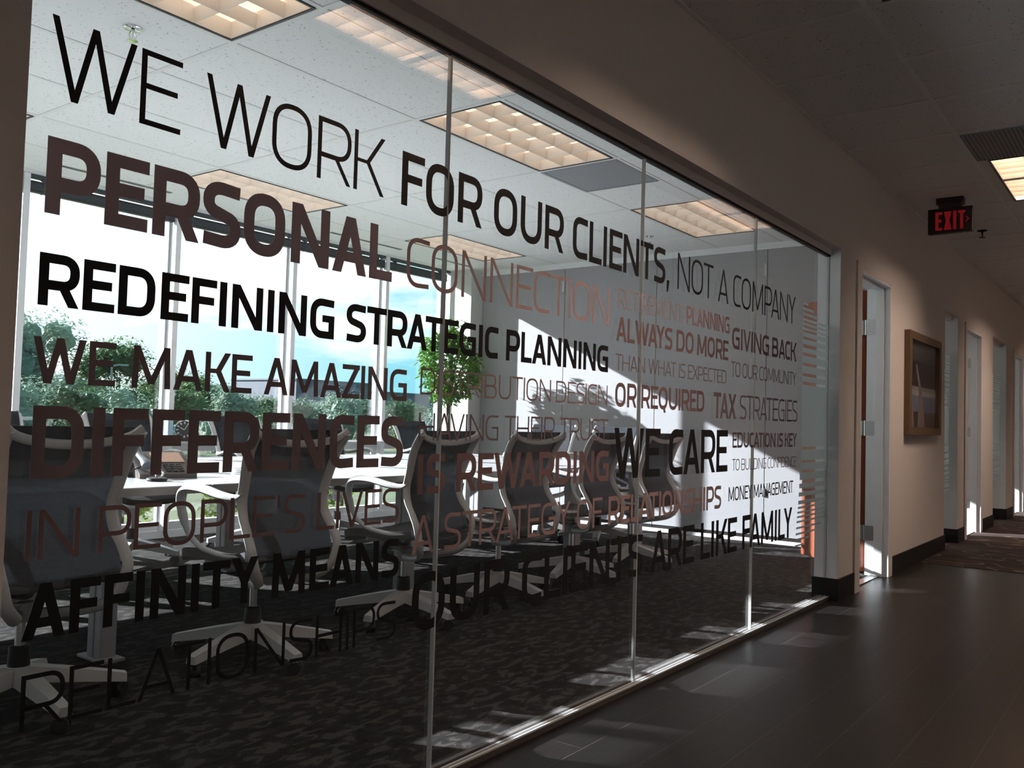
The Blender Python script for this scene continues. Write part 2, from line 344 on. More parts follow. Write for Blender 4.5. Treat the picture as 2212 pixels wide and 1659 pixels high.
    def obj(self, name, material, parent=None, smooth=False, loc=(0,0,0), rot=(0,0,0)):
        me = bpy.data.meshes.new(name); me.from_pydata(self.v, [], self.f); me.validate()
        bm = bmesh.new(); bm.from_mesh(me); bmesh.ops.recalc_face_normals(bm, faces=bm.faces); bm.to_mesh(me); bm.free()
        me.materials.append(material)
        if smooth:
            for p in me.polygons: p.use_smooth = True
            try: me.set_sharp_from_angle(angle=math.radians(40))
            except Exception: pass
        o = bpy.data.objects.new(name, me); C.objects.link(o); o.location = loc; o.rotation_euler = rot
        if parent: o.parent = parent
        return o

def smooth_path(pts, n=6):
    """Catmull-Rom through pts"""
    pts = [Vector(p) for p in pts]; o = []
    for i in range(len(pts)-1):
        a, b, c, d = pts[max(i-1, 0)], pts[i], pts[i+1], pts[min(i+2, len(pts)-1)]
        for k in range(n):
            t = k/n
            o.append(0.5*((2*b) + (c-a)*t + (2*a-5*b+4*c-d)*t*t + (3*b-a-3*c+d)*t**3))
    o.append(pts[-1]); return o

def tag(o, label, cat, group=None):
    o['label'] = label; o['category'] = cat
    if group: o['group'] = group
    return o
def thing(name, label, cat, loc=(0,0,0), rz=0, group=None):
    o = bpy.data.objects.new(name, None); C.objects.link(o); o.empty_display_size = 0.1
    o.location = loc; o.rotation_euler = (0, 0, rz); return tag(o, label, cat, group)
def struct(o, label=None):
    o['kind'] = 'structure'
    if label: o['label'] = label
    return o
def sroot(name, loc=(0,0,0)):
    o = bpy.data.objects.new(name, None); C.objects.link(o); o.location = loc; return struct(o)
def copy_tree(o, parent=None):
    c = o.copy(); C.objects.link(c); c.parent = parent
    for ch in list(o.children): copy_tree(ch, c)
    return c
def dup(root, label, loc, rz=0, group=None):
    c = copy_tree(root); c.location = loc; c.rotation_euler = (0, 0, rz); c['label'] = label
    if group: c['group'] = group
    return c

# ---------------------------------------------------------------- the setting
YW0, YW1 = -0.075, 0.063          # faces of the corridor wall
XL, XR = 0.722, 5.52              # glazed opening
ZG0, ZG1, ZS = 0.026, 2.099, 2.142
ZH, ZR = 2.76, 2.722              # corridor and room ceilings
XE = 7.84                         # folding panel wall at the end of the room
YWIN = 4.93
HY = -2.75                        # far side of the corridor

def sbox(name, m_, *boxes, label=None):
    b = MB()
    for q in boxes: b.box(*q)
    return struct(b.obj(name, M[m_]), label)

sbox('floor_hall', 'plank', (-3.0, 7.64, HY, 0.0, -0.12, 0.0))
sbox('floor_hall_carpet', 'carpet_hall', (7.64, 18.0, HY, 0.0, -0.12, 0.003))
sbox('floor_room', 'carpet', (-1.3, 18.0, 0.0, 5.10, -0.12, 0.0))
sbox('ceiling_hall', 'tile_hall', (-3.0, 18.0, HY, YW0, ZH, ZH+0.06))
sbox('ceiling_room', 'tile_room', (-1.3, 18.0, YW1, 4.962, ZR, ZR+0.06))
sbox('wall_far', 'paint_far', (-3.0, 18.0, HY-0.12, HY, -0.12, ZH+0.06))
sbox('wall_near', 'paint_far', (-3.12, -3.0, HY-0.12, YW1, -0.12, ZH+0.06))
sbox('wall_hall_end', 'paint', (18.0, 18.12, HY-0.12, 5.1, -0.12, ZH+0.06))
sbox('wall_left', 'paint_room', (-1.42, -1.3, YW1, 5.1, -0.12, ZR+0.06))

# corridor wall with its openings
NW = [(8.635, 9.234), (11.30, 12.28)]
DO = [(5.937, 6.690), (9.650, 10.470), (12.930, 13.730)]
ZD = 2.075
seg = [(-3.0, XL, 0, ZH), (XL, XR, ZS, ZH), (XR, DO[0][0], 0, ZH), (DO[0][0], DO[0][1], ZD, ZH), (DO[0][1], NW[0][0], 0, ZH),
       (NW[0][0], NW[0][1], ZS, ZH), (NW[0][1], DO[1][0], 0, ZH), (DO[1][0], DO[1][1], ZD, ZH), (DO[1][1], NW[1][0], 0, ZH),
       (NW[1][0], NW[1][1], ZS, ZH), (NW[1][1], DO[2][0], 0, ZH), (DO[2][0], DO[2][1], ZD, ZH), (DO[2][1], 18.0, 0, ZH)]
sbox('wall_front', 'paint', *[(a, b, YW0, YW1, z0, z1) for a, b, z0, z1 in seg])
# reveals of the glazed openings painted white like the room side
sbox('trim_1', 'white_trim', (XR-0.004, XR, YW0+0.001, YW1+0.001, 0.13, ZS), (NW[0][1]-0.004, NW[0][1], YW0+0.001, YW1+0.001, 0.13, ZS), (NW[1][1]-0.004, NW[1][1], YW0+0.001, YW1+0.001, 0.13, ZS))
# black rubber base
bb = []
for a, b in [(-3.0, XL), (XR, 5.845), (6.785, NW[0][0]), (NW[0][1], 9.555), (10.565, NW[1][0]), (NW[1][1], 12.835), (13.825, 18.0)]:
    bb.append((a, b, YW0-0.011, YW0, 0, 0.132)); bb.append((a, b, YW1, YW1+0.011, 0, 0.132))
for x in (XR, NW[0][1], NW[1][1]): bb.append((x-0.011, x, YW0-0.011, YW1+0.011, 0, 0.132))
sbox('baseboard_hall', 'black_base', *bb)
sbox('baseboard_far', 'black_base', (-3.0, 18.0, HY, HY+0.011, 0, 0.132))

# channels holding the glass
sbox('trim_2', 'bronze', (XL, XR, -0.028, -0.0085, 0.0, ZG0-0.006), (XL, XR, 0.0085, 0.026, 0.0, ZG0), (XL, XR, -0.0085, 0.0085, 0.0, 0.012))
sbox('trim_15', 'alu', (XL, XR, -0.0285, -0.0235, ZG0-0.006, ZG0), (XL, XR, -0.0120, -0.0085, ZG0-0.006, ZG0+0.001))
sbox('trim_3', 'paint', (XL, XR, -0.020, 0.020, ZG1+0.007, ZS))
sbox('trim_4', 'gasket', (XL, XR, -0.012, 0.012, ZG1-0.004, ZG1+0.007))
joints = [XL, 1.935, 3.127, 4.324, XR-0.004]
for i in range(4):
    b = MB().box(joints[i]+0.0015, joints[i+1]-0.0015, -0.006, 0.006, 0.012, ZG1)
    struct(b.obj('window_%d' % (i+1), M['glass']), 'clear frameless glass pane of the meeting room partition')
sbox('trim_5', 'silicone', *[(x-0.0028, x+0.0028, -0.0080, 0.0062, 0.013, ZG1-0.004) for x in joints[1:4]])
sbox('trim_6', 'silicone', (XR-0.0075, XR-0.004, -0.0065, 0.0065, 0.013, ZG1-0.004))
# glass of the narrow sidelights
for i, (a, b_) in enumerate(NW):
    struct(MB().box(a, b_-0.006, -0.006, 0.006, 0.0, ZG1).obj('window_%d' % (i+5), M['glass']))
    sbox('trim_%d' % (7+i), 'paint', (a, b_, -0.02, 0.02, ZG1, ZS))

# folding panel wall, corner pier, window wall
tr = MB().box(XE-0.012, XE+0.10, YW1, 4.585, 2.665, ZR); struct(tr.obj('trim_9', M['white_trim']))
sbox('baseboard_end', 'white_trim', (XE-0.030, XE+0.02, 0.20, 4.585, 0.0, 0.030))
sbox('wall_end', 'paint_room', (XE+0.05, XE+0.14, YW1, 5.1, 0, ZR))
PY = [YW1+0.001, 1.264, 2.388, 3.473, 4.58]
pl = ['widest grey fabric wall panel, nearest the room door and glass', 'grey fabric wall panel second from the room door', 'grey fabric wall panel second from the corner pier, under leaf shadows', 'grey fabric wall panel in the corner next to the white pier']
for i in range(4):
    t = thing('partition_panel', pl[i], 'wall panel', (XE, PY[i], 0), 0, 'folding wall panels at the end of the room')
    wdt = PY[i+1]-PY[i]
    MB().rbox(0.0, 0.05, 0.0025, wdt-0.0025, 0.062, 2.665, 0.003).obj('panel_board', M['panel'], t)
    MB().box(0.006, 0.045, 0.004, wdt-0.004, 0.028, 0.062).obj('bottom_seal', M['gasket'], t)
    if i in (1, 3):
        y = 0.012
        MB().rbox(-0.016, 0.0, y-0.010, y+0.014, 2.422, 2.535, 0.004).obj('upper_bolt', M['alu'], t)
    if i == 1:
        MB().rbox(-0.014, 0.0, -0.010, 0.016, 0.415, 0.485, 0.004).obj('lower_bolt', M['post'], t)
sbox('wall_pier', 'paint_room', (7.63, 7.889, 4.585, 5.1, 0, 2.95))
# window wall: low plinth, head, four bays
sbox('wall_back', 'paint_room', (-1.3, 18.0, 4.93, 5.10, 0, 0.060), (-1.3, 18.0, 4.962, 5.10, 2.86, 2.95))
sbox('baseboard_window', 'white_trim', (-1.3, 7.63, 4.915, 4.93, 0.0, 0.060))
MX = [2.93-1.22*4+1.22*k for k in range(8)]       # mullions
MX = [x for x in MX if x > -1.3]
b = MB()
for x in MX: b.rbox(x, x+0.047, 4.88, 4.961, 0.06, 2.720, 0.003).box(x+.002, x+0.045, 4.9615, 5.035, 0.06, 2.86)
struct(b.obj('trim_10', M['white_trim']))
bays = list(zip(MX[:-1], MX[1:])) + [(MX[-1], 7.63-0.047)]
for i, (a, c) in enumerate(bays):
    x0, x1 = a+0.047, c
    r = sroot('window_%d' % (i+7), (0, 0, 0))
    f = MB()
    f.box(x0, x1, 4.95, 5.02, 0.060, 0.125).box(x0, x1, 4.946, 5.02, 0.705, 0.775).box(x0, x1, 4.965, 5.02, 2.845, 2.86)
    f.box(x0, x0+0.014, 4.97, 5.01, 0.125, 2.85).box(x1-0.014, x1, 4.97, 5.01, 0.125, 2.85)
    f.obj('window_frame', M['alu'], r)
    MB().box(x0+0.010, x1-0.010, 4.985, 4.991, 0.115, 2.852).obj('window_pane', M['glass_ext'], r)
# dark head trim between ceiling and blinds
sbox('trim_11', 'blind', (-1.3, 7.63, 4.90, 4.962, 2.698, ZR))
bl = ['raised slate blind in the window bay at the far left edge of the glass', 'raised slate blind above the bay behind the word PERSONAL', 'raised slate blind in the third bay, right of the thick mullion', 'raised slate blind in the last bay beside the corner tree']
vis = [bq for bq in bays if bq[1] > 2.0]
for i, (a, c) in enumerate(bays):
    k = i-(len(bays)-4)
    lab = bl[k] if k >= 0 else 'raised slate blind in a bay hidden behind the corridor wall'
    t = thing('window_blind', lab, 'blind', ((a+0.047+c)/2, 4.925, 2.672), 0, 'raised window blinds')
    hw = (c-a-0.047)/2-0.008
    b = MB()
    for q in range(6): b.box(-hw, hw, -0.024, 0.024, -0.066+q*0.0088, -0.066+q*0.0088+0.0070)
    b.obj('slat_stack', M['blind'], t)
    MB().rbox(-hw, hw, -0.026, 0.026, -0.014, 0.002, 0.002).obj('headrail', M['rim'], t)
    MB().rbox(-hw, hw, -0.026, 0.026, -0.078, -0.066, 0.002).obj('bottom_rail', M['rim'], t)
    for s in (-1, 1): MB().box(s*(hw-0.10)-0.008, s*(hw-0.10)+0.008, -0.029, 0.029, -0.080, 0.024).obj('bracket', M['blind'], t)
# narrow ledge on the transom
sbox('trim_12', 'alu', (-1.3, 7.63, 4.80, 4.945, 0.776, 0.790))
# wall between the offices
sbox('wall_office', 'paint_room', (10.86, 10.98, YW1, 4.93, 0, ZR), (14.2, 14.32, YW1, 4.93, 0, ZR))

# ceiling grids
b = MB()
for k in range(-3, 18): 
    x = 3.63+0.61*k*2
    if -1.2 < x < 17.9: b.box(x-0.012, x+0.012, YW1, 4.9, ZR-0.004, ZR+0.01)
for k in range(-1, 7):
    y = 1.13+0.61*k; b.box(-1.3, XE, y-0.012, y+0.012, ZR-0.0036, ZR+0.01)
b.box(5.461-0.012, 5.461+0.012, 1.13, 1.74, ZR-0.004, ZR+0.01)
b.box(-1.3, XE, YW1, YW1+0.02, ZR-0.004, ZR+0.01)
struct(b.obj('trim_13', M['grid']))
b = MB()
for k in range(-10, 24):
    x = 3.70+0.615*k
    if -2.9 < x < 17.9: b.box(x-0.012, x+0.012, HY, YW0, ZH-0.0036, ZH+0.01)
for y in (-0.70, -1.31, -1.92, -2.53): b.box(-3.0, 18.0, y-0.012, y+0.012, ZH-0.004, ZH+0.01)
b.box(-3.0, 18.0, YW0-0.022, YW0, ZH-0.004, ZH+0.01)
struct(b.obj('trim_14', M['grid_hall']))

# ---------------------------------------------------------------- recessed ceiling lights
def troffer(name, label, loc, lamp, group, L=1.19, W=0.57, nx=6, ny=3, depth=0.075):
    t = thing(name, label, 'ceiling light', loc, 0, group)
    hx, hy = L/2, W/2
    r = MB().box(-hx, hx, -hy, -hy+0.010, -0.006, 0.02).box(-hx, hx, hy-0.010, hy, -0.006, 0.02).box(-hx, -hx+0.010, -hy+0.01, hy-0.01, -0.006, 0.02).box(hx-0.010, hx, -hy+0.01, hy-0.01, -0.006, 0.02)
    r.obj('rim', M['rim'], t)
    h = MB().box(-hx+0.010, hx-0.010, -hy+0.010, -hy+0.014, -0.002, depth).box(-hx+0.010, hx-0.010, hy-0.014, hy-0.010, -0.002, depth).box(-hx+0.010, -hx+0.014, -hy+0.014, hy-0.014, -0.002, depth).box(hx-0.014, hx-0.010, -hy+0.014, hy-0.014, -0.002, depth)
    lm = 'louver_hall' if lamp == 'light_hall' else 'louver'
    hs_ = h.obj('housing', M[lm], t)
    MB().box(-hx+0.012, hx-0.012, -hy+0.012, hy-0.012, depth, depth+0.006).obj('lamp_panel', M[lamp], t)
    b = MB()
    for i in range(1, nx):
        x = -hx+L*i/nx; b.prism([(x-0.0015, 0.0), (x+0.0015, 0.0), (x+0.010, depth-0.012), (x-0.010, depth-0.012)], -hy+0.013, hy-0.013, 'y')
    for j in range(1, ny):
        y = -hy+W*j/ny; b.prism([(y-0.0015, 0.0), (y+0.0015, 0.0), (y+0.010, depth-0.012), (y-0.010, depth-0.012)], -hx+0.013, hx-0.013, 'x')
    b.obj('louver', M[lm], hs_)
    return t
# cut the ceilings: the fixtures sit in real holes, so the tile slabs are rebuilt round them
def pierce(name, m_, x0, x1, y0, y1, z, holes):
    o = bpy.data.objects[name]; me = o.data; bpy.data.objects.remove(o); bpy.data.meshes.remove(me)
    xs = sorted({x0, x1} | {q for h in holes for q in h[:2]}); ys = sorted({y0, y1} | {q for h in holes for q in h[2:]})
    b = MB()
    for i in range(len(xs)-1):
        for j in range(len(ys)-1):
            cx, cy = (xs[i]+xs[i+1])/2, (ys[j]+ys[j+1])/2
            if any(h[0] < cx < h[1] and h[2] < cy < h[3] for h in holes): continue
            b.add([(xs[i], ys[j], z), (xs[i], ys[j+1], z), (xs[i+1], ys[j+1], z), (xs[i+1], ys[j], z)], [(0, 1, 2, 3)])
    b.box(x0, x1, y0, y1, z+0.15, z+0.19)
    return struct(b.obj(name, M[m_]))
RL = [((4.24, 1.435), 'lit louvered ceiling light over the words FOR OUR, beside the grey air vent'),
      ((1.795, 1.435), 'lit louvered ceiling light cut off by the top edge, above the word WORK'),
      ((6.685, 1.435), 'lit louvered ceiling light farthest right in the meeting room, above CLIENTS'),
      ((4.24, 3.875), 'lit louvered ceiling light near the windows, behind the word PERSONAL'),
      ((6.685, 3.875), 'lit louvered ceiling light near the windows, behind the word CONNECTION'),
      ((1.795, 3.875), 'lit louvered ceiling light near the windows, hidden by the left wall')]
holes = []
for (x, y), lab in RL:
    troffer('ceiling_light', lab, (x, y, ZR), 'light_on', 'louvered lights in the meeting room ceiling')
    holes.append((x-0.595, x+0.595, y-0.285, y+0.285))
for x in (9.4, 12.6):
    troffer('ceiling_light', 'louvered ceiling light in a side office along the corridor', (x, 2.6, ZR), 'light_on', 'side office lights'); holes.append((x-0.595, x+0.595, 2.6-0.285, 2.6+0.285))
pierce('ceiling_room', 'tile_room', -1.3, 18.0, YW1, 4.962, ZR, holes)
HL = [((6.81, -1.055), 'bright louvered corridor light beside the exit sign'), ((3.08, -1.055), 'bright louvered corridor light cut by the top of the photo'),
      ((-0.85, -1.055), 'louvered corridor light behind the camera'), ((10.5, -1.055), 'louvered corridor light past the exit sign, beyond the right edge'), ((14.2, -1.055), 'louvered corridor light at the far end of the corridor')]
holes = []
for (x, y), lab in HL:
    troffer('corridor_light', lab, (x, y, ZH), 'light_hall', 'louvered lights in the corridor ceiling', L=1.19, W=0.57, nx=9, ny=3, depth=HDEPTH)
    holes.append((x-0.595, x+0.595, y-0.285, y+0.285))
pierce('ceiling_hall', 'tile_hall', -3.0, 18.0, HY, YW0, ZH, holes)

# vents, slot diffusers, sprinklers
def vent(label, x0, x1, y0, y1, z, m_):
    t = thing('air_vent', label, 'air vent', ((x0+x1)/2, (y0+y1)/2, z)); hx, hy = (x1-x0)/2, (y1-y0)/2
    MB().box(-hx+0.02, hx-0.02, -hy+0.02, hy-0.02, -0.006, -0.002).obj('grille', M[m_], t)
    MB().box(-hx, hx, -hy, -hy+0.02, -0.008, 0).box(-hx, hx, hy-0.02, hy, -0.008, 0).box(-hx, -hx+0.02, -hy+0.02, hy-0.02, -0.008, 0).box(hx-0.02, hx, -hy+0.02, hy-0.02, -0.008, 0).obj('border', M['perf'], t)
vent('grey perforated air vent in the meeting room ceiling above CLIENTS', 4.865, 5.45, 1.145, 1.73, ZR, 'perf')
vent('dim perforated air vent in the corridor ceiling beside the bright light', 5.61, 6.19, -1.30, -0.715, ZH, 'perf_hall')
for x0, x1, lab in ((2.95, 3.85, 'thin dark slot diffuser above the window behind the letter P'), (5.47, 6.4, 'thin dark slot diffuser above the window behind the letter A'), (6.9, 7.5, 'short slot diffuser in the ceiling over the corner tree')):
    t = thing('slot_diffuser', lab, 'air vent', ((x0+x1)/2, 4.50, ZR)); h = (x1-x0)/2
    MB().box(-h, h, -0.028, 0.028, -0.003, 0.0).obj('frame', M['grid'], t)
    MB().box(-h, h, -0.020, -0.006, -0.005, -0.003).box(-h, h, 0.006, 0.020, -0.005, -0.003).obj('slot', M['rim'], t)
def sprinkler(label, loc, m_='chrome'):
    t = thing('sprinkler_head', label, 'sprinkler', loc)
    MB().lathe([(0.040, 0.0), (0.040, -0.004), (0.018, -0.010)]).obj('escutcheon', M[m_], t, True)
    b = MB().lathe([(0.010, -0.006), (0.010, -0.022)], n=12)
    for s in (-1, 1): b.tube([(s*0.010, 0, -0.020), (s*0.017, 0, -0.034), (s*0.012, 0, -0.050), (s*0.004, 0, -0.058)], 0.0028, 6)
    b.tube([(0, 0, -0.02), (0, 0, -0.056)], 0.003, 6); b.obj('yoke', M[m_], t)
    MB().lathe([(0.006, -0.055), (0.024, -0.058), (0.024, -0.061), (0.006, -0.062)]).obj('deflector', M[m_], t, True)
sprinkler('chrome ceiling sprinkler over the letters W and E at top left', (2.068, 1.987, ZR))
sprinkler('chrome ceiling sprinkler above CLIENTS near the end wall', (7.042, 2.055, ZR))
sprinkler('dark ceiling sprinkler in the corridor right of the exit sign', (8.366, -0.409, ZH), 'gasket')

# ---------------------------------------------------------------- doors
def door_frame(name, a, b_, leaf=None, hall=True):
    r = sroot(name, (a, 0, 0)); W = b_-a; y0, y1 = YW0-0.012, YW1+0.012; cw = 0.092; t = 0.030
    c = MB()
    for y_, s in ((y0, 1), (y1-0.014, 1)):
        c.box(-cw, 0.0, y_, y_+0.014, 0, ZD).box(W, W+cw, y_, y_+0.014, 0, ZD).box(-cw, W+cw, y_, y_+0.014, ZD, ZD+0.047)
    c.obj('casing', M['paint'] , r)
    j = MB().box(-0.002, t-0.012, YW0-0.012, YW1+0.012, 0, ZD).box(W-t+0.012, W+0.002, YW0-0.012, YW1+0.012, 0, ZD).box(0, W, YW0-0.012, YW1+0.012, ZD-0.018, ZD+0.002)
    j.box(0.018, 0.032, -0.045, 0.012, 0, ZD-0.018).box(W-0.032, W-0.018, -0.045, 0.012, 0, ZD-0.018).box(0.018, W-0.018, -0.045, 0.012, ZD-0.032, ZD-0.018)
    j.obj('jamb', M['white_trim'], r)
    MB().box(0.018, W-0.018, -0.03, 0.03, 0.001, 0.008).obj('threshold', M['steel'], r)
    return r
d1 = door_frame('door_1', *DO[0])
W = DO[0][1]-DO[0][0]
# leaf swung into the room on hinges at the far jamb
hx, hy = W-0.012, YW1+0.022; ang = math.radians(47.5); LW = 0.84
def place_leaf(mb, name, m_, par): 
    o = mb.obj(name, M[m_], par); o.location = (hx, hy, 0); o.rotation_euler = (0, 0, ang); return o
leaf = place_leaf(MB().rbox(0.012, LW, -0.022, 0.022, 0.022, 2.055, 0.002), 'door_leaf', 'door', d1)
for z in (0.30, 1.05, 1.78):
    MB().lathe([(0.008, -0.055), (0.008, 0.055)], (hx-0.004, hy-0.004, z), 10).obj('hinge', M['steel'], d1)
    MB().box(W-0.0215, W-0.0175, YW1-0.062, YW1+0.020, z-0.052, z+0.052).obj('hinge_plate', M['steel'], d1)
    o = MB().box(0.007, 0.0115, -0.02, 0.02, z-0.052, z+0.052).obj('hinge_plate', M['steel'], leaf)
for s in (-1, 1):
    MB().lathe([(0.026, 0.0), (0.026, s*0.008)], (LW-0.07, s*0.022, 1.0), 16, 'y').tube([(LW-0.07, s*0.026, 1.0), (LW-0.07, s*0.07, 1.0), (LW-0.18, s*0.075, 1.0)], 0.009, 8).obj('door_lever', M['steel'], leaf)
for i in (1, 2):
    d = door_frame('door_%d' % (i+1), *DO[i])
    w_ = DO[i][1]-DO[i][0]
    for z in (0.30, 1.05, 1.78): MB().box(w_-0.0215, w_-0.0175, YW1-0.062, YW1+0.020, z-0.052, z+0.052).obj('hinge_plate', M['steel'], d)
    o = MB().rbox(0.012, w_-0.04, -0.022, 0.022, 0.022, 2.055, 0.002).obj('door_leaf', M['door'], d); o.location = (w_-0.012, YW1+0.022, 0); o.rotation_euler = (0, 0, math.radians(75))

# ---------------------------------------------------------------- vinyl lettering on the corridor face of the glass
GW = dict(A=.80, B=.74, C=.66, D=.78, E=.63, F=.60, G=.76, H=.80, I=.0, K=.74, L=.58, M=1.0, N=.82, O=.80, P=.72, Q=.80, R=.75, S=.68,
          T=.70, U=.79, V=.78, W=1.16, X=.76, Y=.74, Z=.68)
def glyph(ch, x, W, H, t):
    """list of polygons in (x,z), z from 0 to H, glyph box x..x+W, stroke t"""
    P = []; lay = [0]                        # (polygon, layer): overlapping strokes sit a hair apart
    h = t*0.94
    def put(q): lay[0] += 1; P.append((q, lay[0]))
    def rect(x0, z0, x1, z1): put([(x+x0, z0), (x+x1, z0), (x+x1, z1), (x+x0, z1)])
    def diag(xa, za, xb, zb, tw=None):       # slanted bar cut level at both ends, xa and xb are its left edges
        q = (tw or t*1.08)
        put([(x+xa, za), (x+xa+q, za), (x+xb+q, zb), (x+xb, zb)])
    def ribbon(pts, closed=False, th=t):
        pts = [Vector((p[0], p[1])) for p in pts]; k = len(pts); L_, R_2 = [], []
        for i in range(k):
            if closed: a, b = pts[i-1], pts[(i+1) % k]
            else: a, b = pts[max(i-1, 0)], pts[min(i+1, k-1)]
            d1 = (pts[i]-a).normalized() if (pts[i]-a).length > 1e-9 else (b-pts[i]).normalized()
            d2 = (b-pts[i]).normalized() if (b-pts[i]).length > 1e-9 else d1
            n1, n2 = Vector((-d1.y, d1.x)), Vector((-d2.y, d2.x)); nn = (n1+n2)
            nn = nn.normalized() if nn.length > 1e-6 else n1
            s = th/2/max(nn.dot(n1), 0.5)
            L_.append(pts[i]+nn*s); R_2.append(pts[i]-nn*s)
        lay[0] += 1
        for i in range(k if closed else k-1):
            j = (i+1) % k
            P.append(([(x+p.x, p.y) for p in (L_[i], L_[j], R_2[j], R_2[i])], lay[0]))
    def arc(cx, cz, rx, rz, a0, a1, n=9):     # superelliptic corner
        o = []
        for i in range(n+1):
            a = math.radians(a0+(a1-a0)*i/n); c, s = math.cos(a), math.sin(a); e = 2/2.35
            o.append((cx+rx*math.copysign(abs(c)**e, c), cz+rz*math.copysign(abs(s)**e, s)))
        return o
    e = t/2; m_ = H/2; rx = W/2-e; rz = min(H*0.34, rx*1.05); xm = W/2
    if ch == 'I': rect(0, 0, t, H)
    elif ch == 'L': rect(0, 0, t, H); rect(0, 0, W, h)
    elif ch in 'EF':
        rect(0, 0, t, H); rect(0, H-h, W, H); rect(0, m_-h/2+.02*H, W*.90, m_+h/2+.02*H)
        if ch == 'E': rect(0, 0, W, h)
    elif ch == 'H': rect(0, 0, t, H); rect(W-t, 0, W, H); rect(0, m_-h/2, W, m_+h/2)
    elif ch == 'T': rect(0, H-h, W, H); rect(xm-e, 0, xm+e, H)
    elif ch == 'N': rect(0, 0, t, H); rect(W-t, 0, W, H); diag(0.0, H, W-t*1.12, 0, t*1.12)
    elif ch == 'M':
        diag(0, 0, W*.03, H, t); diag(W-t, 0, W*.97-t, H, t); diag(W*.03, H, xm-t*.52, H*.10, t*1.04); diag(W*.97-t*1.04, H, xm-t*.52, H*.10, t*1.04)
    elif ch == 'A':
        a = t*.56; diag(0, 0, xm-a, H, t*1.06); diag(W-t*1.06, 0, xm+a-t*1.06, H, t*1.06); rect(W*.17, H*.24-h*.2, W*.83, H*.24+h*.8)
        put([(x+xm-a, H), (x+xm+a, H), (x+xm+a*1.1, H-h), (x+xm-a*1.1, H-h)])
    elif ch == 'V': a = t*.56; diag(0, H, xm-a, 0, t*1.06); diag(W-t*1.06, H, xm+a-t*1.06, 0, t*1.06)
    elif ch == 'W':
        a = t*.55; q = W*.285; tw = t*1.04
        diag(0, H, q-a, 0, tw); diag(xm-tw/2, H, q+a-tw, 0, tw); diag(xm-tw/2, H, W-q-a, 0, tw); diag(W-tw, H, W-q+a-tw, 0, tw)
        for c_ in (q, W-q): put([(x+c_-a, 0), (x+c_+a, 0), (x+c_+a, h), (x+c_-a, h)])
    elif ch == 'X': tw = t*1.18; diag(0, 0, W-tw, H, tw); diag(W-tw, 0, 0, H, tw)
    elif ch == 'Y': tw = t*1.12; diag(0, H, xm-e, m_*.92, tw); diag(W-tw, H, xm+e-tw, m_*.92, tw); rect(xm-e, 0, xm+e, m_*1.0)
    elif ch == 'Z': rect(0, H-h, W, H); rect(0, 0, W, h); diag(0, h*.6, W-t*1.3, H-h*.6, t*1.3)
    elif ch == 'K': rect(0, 0, t, H); tw = t*1.15; diag(W*.36, m_-h*.1, W-tw, H, tw); diag(W-tw*.95, 0, W*.36, m_+h*.55, tw); rect(0, m_-h*.2, W*.36+tw*.8, m_+h*.6)
    elif ch == 'O' or ch == 'Q':
        pts = arc(W-e-rx, H-e-rz, rx, rz, 0, 90) + arc(e+rx, H-e-rz, rx, rz, 90, 180) + arc(e+rx, e+rz, rx, rz, 180, 270) + arc(W-e-rx, e+rz, rx, rz, 270, 360)
        ribbon([p for i, p in enumerate(pts) if i == 0 or (Vector(p)-Vector(pts[i-1])).length > 1e-6], True)
        if ch == 'Q': put([(x+xm, h*.9), (x+xm+t*1.05, h*.9), (x+xm+t*1.5, -H*.14), (x+xm+t*.5, -H*.14)])
    elif ch == 'C' or ch == 'G':
        pts = [(W*.97, H-e-H*.015)] + arc(e+rx, H-e-rz, rx, rz, 90, 180) + arc(e+rx, e+rz, rx, rz, 180, 270)
        if ch == 'C': ribbon(pts + [(W*.97, e+H*.015)])
        else: ribbon(pts + [(W-e, e)]); rect(W-t, e*.0, W, m_+h*.45); rect(W*.50, m_-h*.5, W, m_+h*.5)
    elif ch == 'D':
        rect(0, 0, t, H); r2 = rx*1.5; ribbon([(e, H-e)] + [(px, pz) for px, pz in arc(W-e-r2*.62, H-e-rz, r2*.62, rz, 90, 0)] + arc(W-e-r2*.62, e+rz, r2*.62, rz, 0, -90) + [(e, e)])
    elif ch in 'PR':
        zb = H*.40; rr = min((H-zb)/2-e*.6, W*.42); ribbon([(e, H-e)] + arc(W-e-rr, H-e-rr, rr, rr, 90, 0) + arc(W-e-rr, zb+rr, rr, rr, 0, -90) + [(e, zb)])
        rect(0, 0, t, H)
        if ch == 'R': tw = t*1.08; diag(W-tw*.98, 0, W*.50-tw*.3, zb+h*.3, tw)
    elif ch == 'B':
        rect(0, 0, t, H); zb = m_*1.04; r1 = min((H-e-zb)/2, W*.36); r2 = min((zb-e)/2, W*.36)
        ribbon([(e, H-e)] + arc(W*.94-e-r1, H-e-r1, r1, r1, 90, 0) + arc(W*.94-e-r1, zb+r1, r1, r1, 0, -90) + [(e, zb)])
        ribbon([(e, zb)] + arc(W-e-r2, zb-r2, r2, r2, 90, 0) + arc(W-e-r2, e+r2, r2, r2, 0, -90) + [(e, e)])
    elif ch == 'U':
        ribbon([(e, H)] + arc(e+rx, e+rz, rx, rz, 180, 270) + arc(W-e-rx, e+rz, rx, rz, 270, 360) + [(W-e, H)])
    elif ch == 'S':
        r1 = (H-2*e)/4; q = min(rx, r1*1.25)
        pts = [(W*.95, H-e-H*.02)] + [(e+q, H-e)] + arc(e+q, H-e-r1, q, r1, 90, 180, 7)[1:] + arc(e+q, H-e-r1, q, r1*.92, 180, 240, 5)[1:]
        pts += arc(W-e-q, e+r1, q, r1*.92, 60, 0, 5) + arc(W-e-q, e+r1, q, r1, 0, -90, 7)[1:] + [(W*.04, e+H*.02)]
